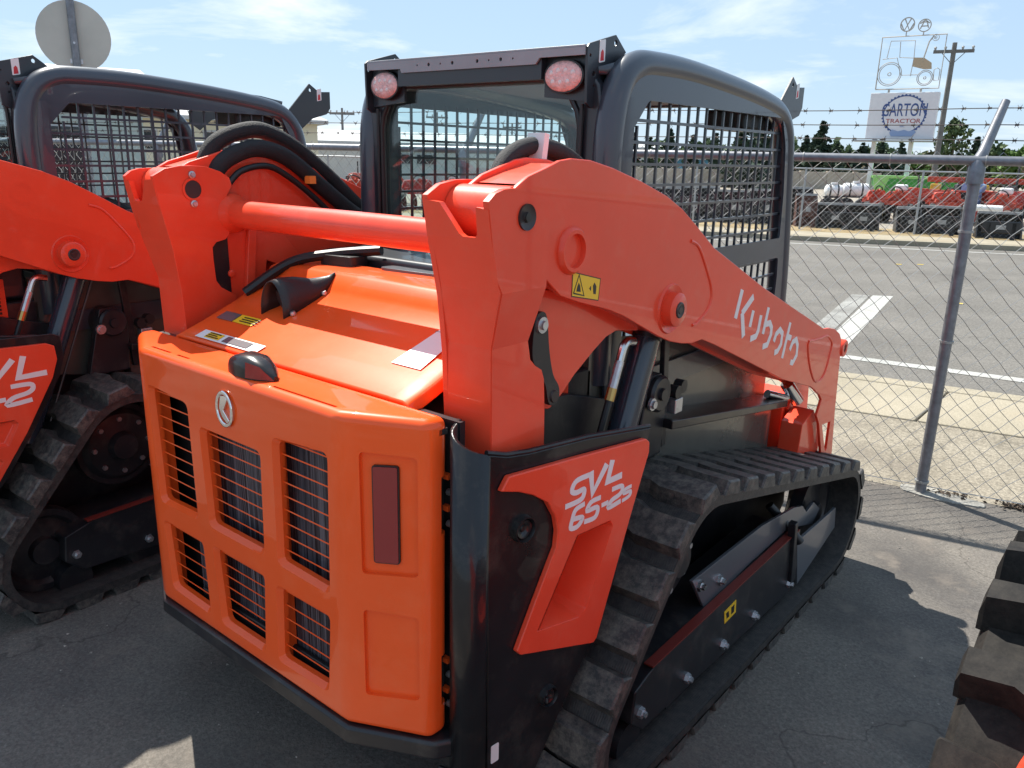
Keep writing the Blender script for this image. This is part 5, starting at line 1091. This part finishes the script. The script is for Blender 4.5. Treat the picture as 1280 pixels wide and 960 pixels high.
# ------------------------------------------------------------------ dealer sign
mat('sign_white', (0.66, 0.66, 0.68), .5, var=.04); mat('sign_blue', (0.035, 0.075, 0.22), .5); mat('sign_red', (0.33, 0.06, 0.06), .5); mat('sign_pale', (0.25, 0.34, 0.52), .5); mat('neon_frame', (0.40, 0.38, 0.34), .5, metal=.3); mat('sign_tan', (0.42, 0.33, 0.22), .6)
def text(name, body, size, m, par, loc, sx=1.0, ext=.01, sy=1.0, shear=0.0):
    cu = bpy.data.curves.new(name, 'FONT'); cu.body = body; cu.size = size; cu.align_x = 'CENTER'; cu.extrude = ext; cu.offset = .007 * size; cu.shear = shear
    t = bpy.data.objects.new(name, cu); COL.objects.link(t); bpy.context.view_layer.update()
    me = bpy.data.meshes.new_from_object(t.evaluated_get(bpy.context.evaluated_depsgraph_get())); bpy.data.objects.remove(t); bpy.data.curves.remove(cu)
    for v in me.vertices: v.co = Vector((v.co.x * sx, -v.co.z, v.co.y * sy))
    me.materials.clear(); me.materials.append(MATS[m]); o = bpy.data.objects.new(name, me); COL.objects.link(o); o.parent = par; o.location = loc; return o
sg = empty('dealer_sign', pol(-14.85, 36) + Vector((0, 0, .28)), R(14.35 - 10)); sg.scale = (.86, .86, .86); tag(sg, 'white dealer sign on two legs with a tractor outline in wire above it', 'sign')
W2 = 1.42
for x in (-1.02, .55): MB().box(x - .09, x + .09, .05, .23, -.33, 2.86).obj('leg', 'sign_white', sg, bevel=.01)
pn_ = MB().box(-W2, W2, -.02, .30, 2.86, 4.86).obj('sign_panel', 'sign_white', sg, bevel=.02)
MB().box(-W2 - .45, W2 + .15, -.55, .3, 2.74, 2.80).obj('light_shelf', 'frame_grey', sg)
CX, CZ, RA = .10, 3.92, .82
teeth = []
for k in range(144):
    th = 2 * math.pi * k / 144; r_ = RA * (1.06 if k % 4 < 2 else 1.0); teeth.append((CX + r_ * math.cos(th) * 1.08, CZ + r_ * math.sin(th)))
inn = [(CX + RA * .95 * 1.08 * math.cos(2 * math.pi * k / 48), CZ + RA * .95 * math.sin(2 * math.pi * k / 48)) for k in range(48)]
MB().plate(teeth, [inn], YP, -.035, -.021).obj('gear_ring', 'sign_blue', sg)
MB().box(CX - .98, CX + .98, -.030, -.022, 3.50, 4.46).obj('name_band', 'sign_white', sg)
text('lettering', 'GARTON', .58, 'sign_blue', sg, (CX, -.034, 3.86), .78, .004, 1.32)
text('lettering', 'TRACTOR', .30, 'sign_red', sg, (CX, -.034, 3.56), 1.05, .004, .85)
text('lettering', 'INC', .12, 'sign_pale', sg, (CX, -.034, 3.38), 1, .004)
MB().plate([(-.42, 2.98), (.45, 2.98), (.60, 3.16), (.52, 3.26), (.30, 3.20), (.10, 3.26), (-.15, 3.20), (-.40, 3.28), (-.50, 3.14)], [], lambda u, v, w: (u + CX, w, v), -.048, -.036).obj('banner', 'sign_pale', sg)
def wire(name, pts, m='neon_frame', r_=.018, closed=False):
    P = [(x, .12, z) for x, z in pts]; 
    if closed: P.append(P[0])
    return MB().tube(P, r_, 6).obj(name, m, sg)
wire('outline_frame', [(-1.28, 5.02), (1.32, 5.02), (1.32, 7.22), (-1.28, 7.22)], r_=.03, closed=True)
for c, r_ in (((-.78, 5.66), .50), ((-.78, 5.66), .43), ((.70, 5.46), .32), ((.70, 5.46), .26), ((-.78, 5.66), .07), ((.70, 5.46), .05)): wire('wheel_outline', circ(c, r_, 28), closed=True)
wire('tractor_outline', [(-.98, 6.35), (-.90, 7.05), (.10, 7.02), (.14, 6.30), (.10, 5.55)]); wire('tractor_outline', [(-1.15, 6.3), (-.55, 6.34), (-.30, 5.60), (.38, 5.60)]); wire('tractor_outline', [(-.50, 7.0), (-.45, 6.35), (.14, 6.30)]); wire('tractor_outline', [(.52, 6.2), (.66, 6.95), (.82, 7.18)], r_=.03)
wire('tractor_outline', [(1.05, 5.35), (1.02, 5.78), (1.14, 5.86), (1.26, 5.78), (1.26, 5.35), (1.05, 5.35)])
MB().plate([(.14, 6.32), (.55, 6.30), (.88, 6.08), (.92, 5.82), (.60, 5.82), (.14, 5.95)], [], YP, .10, .14).obj('tractor_hood', 'sign_tan', sg)
for x in (-.7, .62): MB().box(x - .04, x + .04, .08, .16, 4.86, 5.02).obj('stub', 'neon_frame', sg)
def disc(cx, cz, r_, strokes, fill=None):
    g = MB().plate(circ((cx, cz), r_, 30), [circ((cx, cz), r_ * .86, 30)], YP, .09, .14).obj('logo_disc', 'neon_frame', sg)
    mb = MB()
    for st in strokes: mb.ribbon([(cx + u * r_, cz + v * r_) for u, v in st], r_ * .17, YP, .14, .10)
    mb.obj('logo_mark', 'neon_frame', g)
    return g
disc(-.32, 7.70, .30, [[(-.42, .78), (0, -.05), (.42, .78)], [(-.85, .1), (-.36, -.85), (0, -.1), (.36, -.85), (.85, .1)]])
disc(.38, 7.62, .27, [[(-.6, -.5), (-.2, .5), (.3, .5), (.6, -.4)], [(-.4, -.1), (.5, -.1)], [(-.7, .3), (0, .8), (.7, .3)]])
disc(.90, 7.10, .14, [[(-.4, 0), (.4, 0)], [(.35, .35), (0, .5), (-.35, .2), (-.35, -.3), (.3, -.45)]])
MB().box(-.34, -.30, .10, .14, 7.22, 7.42).box(.36, .40, .10, .14, 7.22, 7.36).obj('stub', 'neon_frame', sg)

# ------------------------------------------------------------------ trees
def leafmat(name, a, b_):
    m = bpy.data.materials.new(name); m.use_nodes = True; t = m.node_tree; bs = t.nodes['Principled BSDF']; bs.inputs['Roughness'].default_value = .7; bs.inputs['Specular IOR Level'].default_value = .2
    c = t.nodes.new("ShaderNodeTexCoord"); n = t.nodes.new("ShaderNodeTexNoise"); n.inputs['Scale'].default_value = 1.6; n.inputs['Detail'].default_value = 4; t.links.new(c.outputs['Object'], n.inputs['Vector'])
    r = t.nodes.new("ShaderNodeValToRGB"); r.color_ramp.elements[0].position = .35; r.color_ramp.elements[1].position = .65; r.color_ramp.elements[0].color = (*a, 1); r.color_ramp.elements[1].color = (*b_, 1)
    t.links.new(n.outputs[0], r.inputs[0]); t.links.new(r.outputs[0], bs.inputs['Base Color']); MATS[name] = m
leafmat('needles', (0.022, 0.042, 0.030), (0.055, 0.080, 0.050)); leafmat('leaves', (0.035, 0.060, 0.025), (0.080, 0.115, 0.045)); leafmat('bright_leaves', (0.07, 0.13, 0.03), (0.13, 0.20, 0.055)); leafmat('olive_leaves', (0.07, 0.075, 0.04), (0.12, 0.115, 0.06))
mat('bark', (0.09, 0.07, 0.055), .9, var=.2)
def leaf(mb, c, s_, rnd, flat=0.0):
    d1 = Vector((rnd.gauss(0, 1), rnd.gauss(0, 1), rnd.gauss(0, 1) * (1 - flat))).normalized(); d2 = d1.cross(Vector((rnd.gauss(0, 1), rnd.gauss(0, 1), rnd.gauss(0, 1)))).normalized()
    o = len(mb.v); c = Vector(c); mb.v += [tuple(c - d1 * s_ - d2 * s_ * .4), tuple(c + d2 * s_ * .6), tuple(c + d1 * s_), tuple(c - d2 * s_ * .7 + d1 * s_ * .2)]; mb.f.append((o, o + 1, o + 2, o + 3))
def raw(mb, name, m, par):
    me = bpy.data.meshes.new(name); me.from_pydata(mb.v, [], mb.f); me.materials.append(MATS[m]); o = bpy.data.objects.new(name, me); COL.objects.link(o); o.parent = par; return o
def conifer(az, D, h, w, label, seed, m='needles', base=.12):
    rnd = random.Random(seed); g = empty('conifer_tree', pol(az, D)); tag(g, label, 'tree', 'trees beyond the far yard')
    tr = MB().tube([(0, 0, 0), (.05 * h * rnd.uniform(-.2, .2), 0, h * .5), (0, 0, h * .97)], [.022 * h, .014 * h, .003 * h], 7)
    cr_ = MB(); L = int(11 + h * 1.1)
    for k in range(L):
        f = k / (L - 1); z = h * (base + (1 - base) * f); rad = 1.25 * w * (1 - f) ** .8 * rnd.uniform(.7, 1.15) + .08
        nb = rnd.randint(5, 8)
        for j in range(nb):
            a = rnd.uniform(0, 6.28); rr = rad * rnd.uniform(.55, 1.1); tip = Vector((math.cos(a) * rr, math.sin(a) * rr, z - rr * rnd.uniform(.1, .45)))
            tr.tube([(0, 0, z), tuple(tip)], [.012 * h * (1 - f) + .01, .005], 3, False)
            for q in range(11):
                u = rnd.uniform(.2, 1.0); c = Vector((0, 0, z)).lerp(tip, u) + Vector((rnd.gauss(0, .12), rnd.gauss(0, .12), rnd.gauss(0, .08))) * (rad * .7)
                leaf(cr_, c, rnd.uniform(.05, .11) * h * 1.0 * (1 - .45 * f), rnd, .5)
    raw(tr, 'trunk', 'bark', g); raw(cr_, 'crown', m, g); return g
def broad(az, D, h, w, label, seed, m='leaves', lo=.25, n_=26, nm='broadleaf_tree', cat='tree'):
    rnd = random.Random(seed); g = empty(nm, pol(az, D)); tag(g, label, cat, 'trees beyond the far yard')
    tr = MB().tube([(0, 0, 0), (w * .05, 0, h * .35), (0, 0, h * .8)], [.03 * h, .022 * h, .006 * h], 7); cr_ = MB()
    for k in range(n_):
        a = rnd.uniform(0, 6.28); f = rnd.random(); z = h * (lo + (1 - lo) * (.12 + .82 * f)); prof_ = math.sqrt(max(.05, 1 - (2 * f - .85) ** 2)); rr = w * prof_ * math.sqrt(rnd.random()) * .85
        c = Vector((math.cos(a) * rr, math.sin(a) * rr, z)); br = w * rnd.uniform(.22, .42)
        tr.tube([(0, 0, max(h * .2, z - h * .25)), tuple(c)], [.010 * h, .003 * h], 4, False)
        for q in range(46):
            v = Vector((rnd.gauss(0, 1), rnd.gauss(0, 1), rnd.gauss(0, .8))).normalized() * br * rnd.uniform(.5, 1.08); leaf(cr_, c + v, rnd.uniform(.09, .17) * w * .95, rnd)
    raw(tr, 'trunk', 'bark', g); raw(cr_, 'crown', m, g); return g
CON = [(-19.3, 72, 4.9, 1.5, 'tallest conifer just right of the middle cab'), (-20.2, 74, 3.9, 1.3, 'slim conifer at the front edge of the cab, left of the tallest one'), (-18.3, 70, 3.2, 1.5, 'broad conifer right of the tallest one'), (-17.5, 76, 2.9, .9, 'thin dark conifer left of the dealer sign'), (-16.8, 74, 3.4, 1.2, 'conifer behind the left leg of the sign'), (-15.7, 74, 3.5, 1.3, 'conifer below the middle of the sign'), (-14.6, 74, 3.6, 1.2, 'conifer below the right part of the sign'), (-10.5, 66, 3.7, .85, 'slim conifer left of the bent fence arm'),
       (-23.0, 58, 4.7, 1.7, 'big dark conifer behind the upper front corner of the cab mesh'), (-24.2, 60, 4.3, 1.5, 'dark conifer left of the big one behind the cab mesh'), (-25.9, 75, 4.0, .9, 'narrow conifer behind the middle of the cab mesh'), (-27.4, 75, 3.8, .9, 'narrow conifer above the blue hut'), (-28.9, 76, 4.3, 1.0, 'pointed conifer left of the blue hut'), (-30.2, 76, 3.6, 1.0, 'small conifer behind the left of the cab mesh'), (-31.3, 78, 4.0, 1.0, 'conifer at the rear edge of the side cab mesh')]
for i_, (az, D, h, w_, lb) in enumerate(CON): conifer(az, D, h, w_, lb, 40 + i_)
BRO = [(-11.75, 60, 4.75, 1.35, 'rounded dark tree right of the utility pole', 'leaves'), (-9.4, 80, 3.4, 1.8, 'low green tree right of the bent fence arm', 'leaves'), (-8.0, 78, 3.2, 2.0, 'bright green tree at the right picture edge', 'bright_leaves'), (-12.9, 85, 2.6, 2.0, 'low olive tree right of the sign', 'olive_leaves'), (-13.8, 84, 2.5, 2.0, 'low green bush behind the right sign leg', 'bright_leaves'), (-21.4, 84, 3.1, 1.8, 'green tree behind the front pillar of the cab', 'leaves'), (-29.7, 84, 2.9, 1.4, 'bright green tree behind the left of the cab mesh', 'bright_leaves'), (-24.9, 86, 2.9, 1.8, 'dull green tree behind the middle of the cab mesh', 'leaves'), (-6.3, 74, 3.5, 2.2, 'olive tree just past the right picture edge', 'olive_leaves')]
for i_, (az, D, h, w_, lb, m_) in enumerate(BRO): broad(az, D, h, w_, lb, 90 + i_, m_, .15)
# the wood behind reads as one mass
rnd = random.Random(5); hd = MB()
for k in range(22000):
    az = rnd.uniform(-34, 2); D = rnd.uniform(92, 104); hh = ((3.3 if az < -15 else 2.3) + .5 * math.sin(az * 2.3) + .35 * math.sin(az * 7.1) + .25 * math.sin(az * 17)); p = pol(az, D); leaf(hd, (p.x, p.y, rnd.random() ** .7 * hh), rnd.uniform(.25, .5), rnd)
o = raw(hd, 'distant_wood', 'leaves', None); tag(o, 'low dark mass of distant trees behind the yard', 'wood', kind='stuff')
rnd = random.Random(6); hd = MB()
for k in range(2500):
    az = rnd.uniform(-75, -34); D = rnd.uniform(105, 120); hh = .9 + .5 * math.sin(az * 1.7) + .3 * math.sin(az * 5.1); p = pol(az, D); leaf(hd, (p.x, p.y, rnd.random() * max(.4, hh)), rnd.uniform(.25, .5), rnd)
o = raw(hd, 'distant_wood', 'olive_leaves', None); tag(o, 'thin distant scrub behind the warehouses', 'wood', kind='stuff')
# loose stones and grit on the yard
rnd = random.Random(11); gb = MB()
for k in range(900):
    if k < 520: x, y = rnd.uniform(-2.4, 2.6), rnd.uniform(-1.1, 3.2)
    else:
        x = rnd.uniform(-.5, 2.5); y = fy(x) + rnd.gauss(0, .06) - .02 if k < 720 else rnd.uniform(3.5, 4.7)
    s_ = rnd.uniform(.0025, .007) * (1.8 if rnd.random() < .06 else 1); o = len(gb.v); a = rnd.uniform(0, 6.28)
    gb.v += [(x + s_ * math.cos(a + i * 2.1) * rnd.uniform(.7, 1.3), y + s_ * math.sin(a + i * 2.1) * rnd.uniform(.7, 1.3), .0005) for i in range(3)] + [(x, y, s_ * .8)]
    gb.f += [(o, o + 1, o + 3), (o + 1, o + 2, o + 3), (o + 2, o, o + 3)]
mat('grit', (0.30, 0.27, 0.23), .9, var=.5, vscale=30)
o = raw(gb, 'grit', 'grit', None); tag(o, 'loose grit and small stones scattered over the yard', 'grit', kind='stuff')
# dead leaves and debris caught along the foot of the fence
mat('dry_leaf', (0.07, 0.05, 0.035), .9, var=.4, vscale=20)
gb = MB()
for k in range(420):
    c = rnd.choice((1.05, 1.32, 1.36, 1.40, -.3, -1.2, .45, 2.0)); x = c + rnd.gauss(0, .05); y = fy(x) + .03 + rnd.gauss(0, .02); leaf(gb, (x, y, rnd.random() * .018 + .003), rnd.uniform(.006, .016), rnd, .7)
o = raw(gb, 'leaf_litter', 'dry_leaf', None); tag(o, 'dark dead leaves gathered along the foot of the fence', 'leaves', kind='stuff')
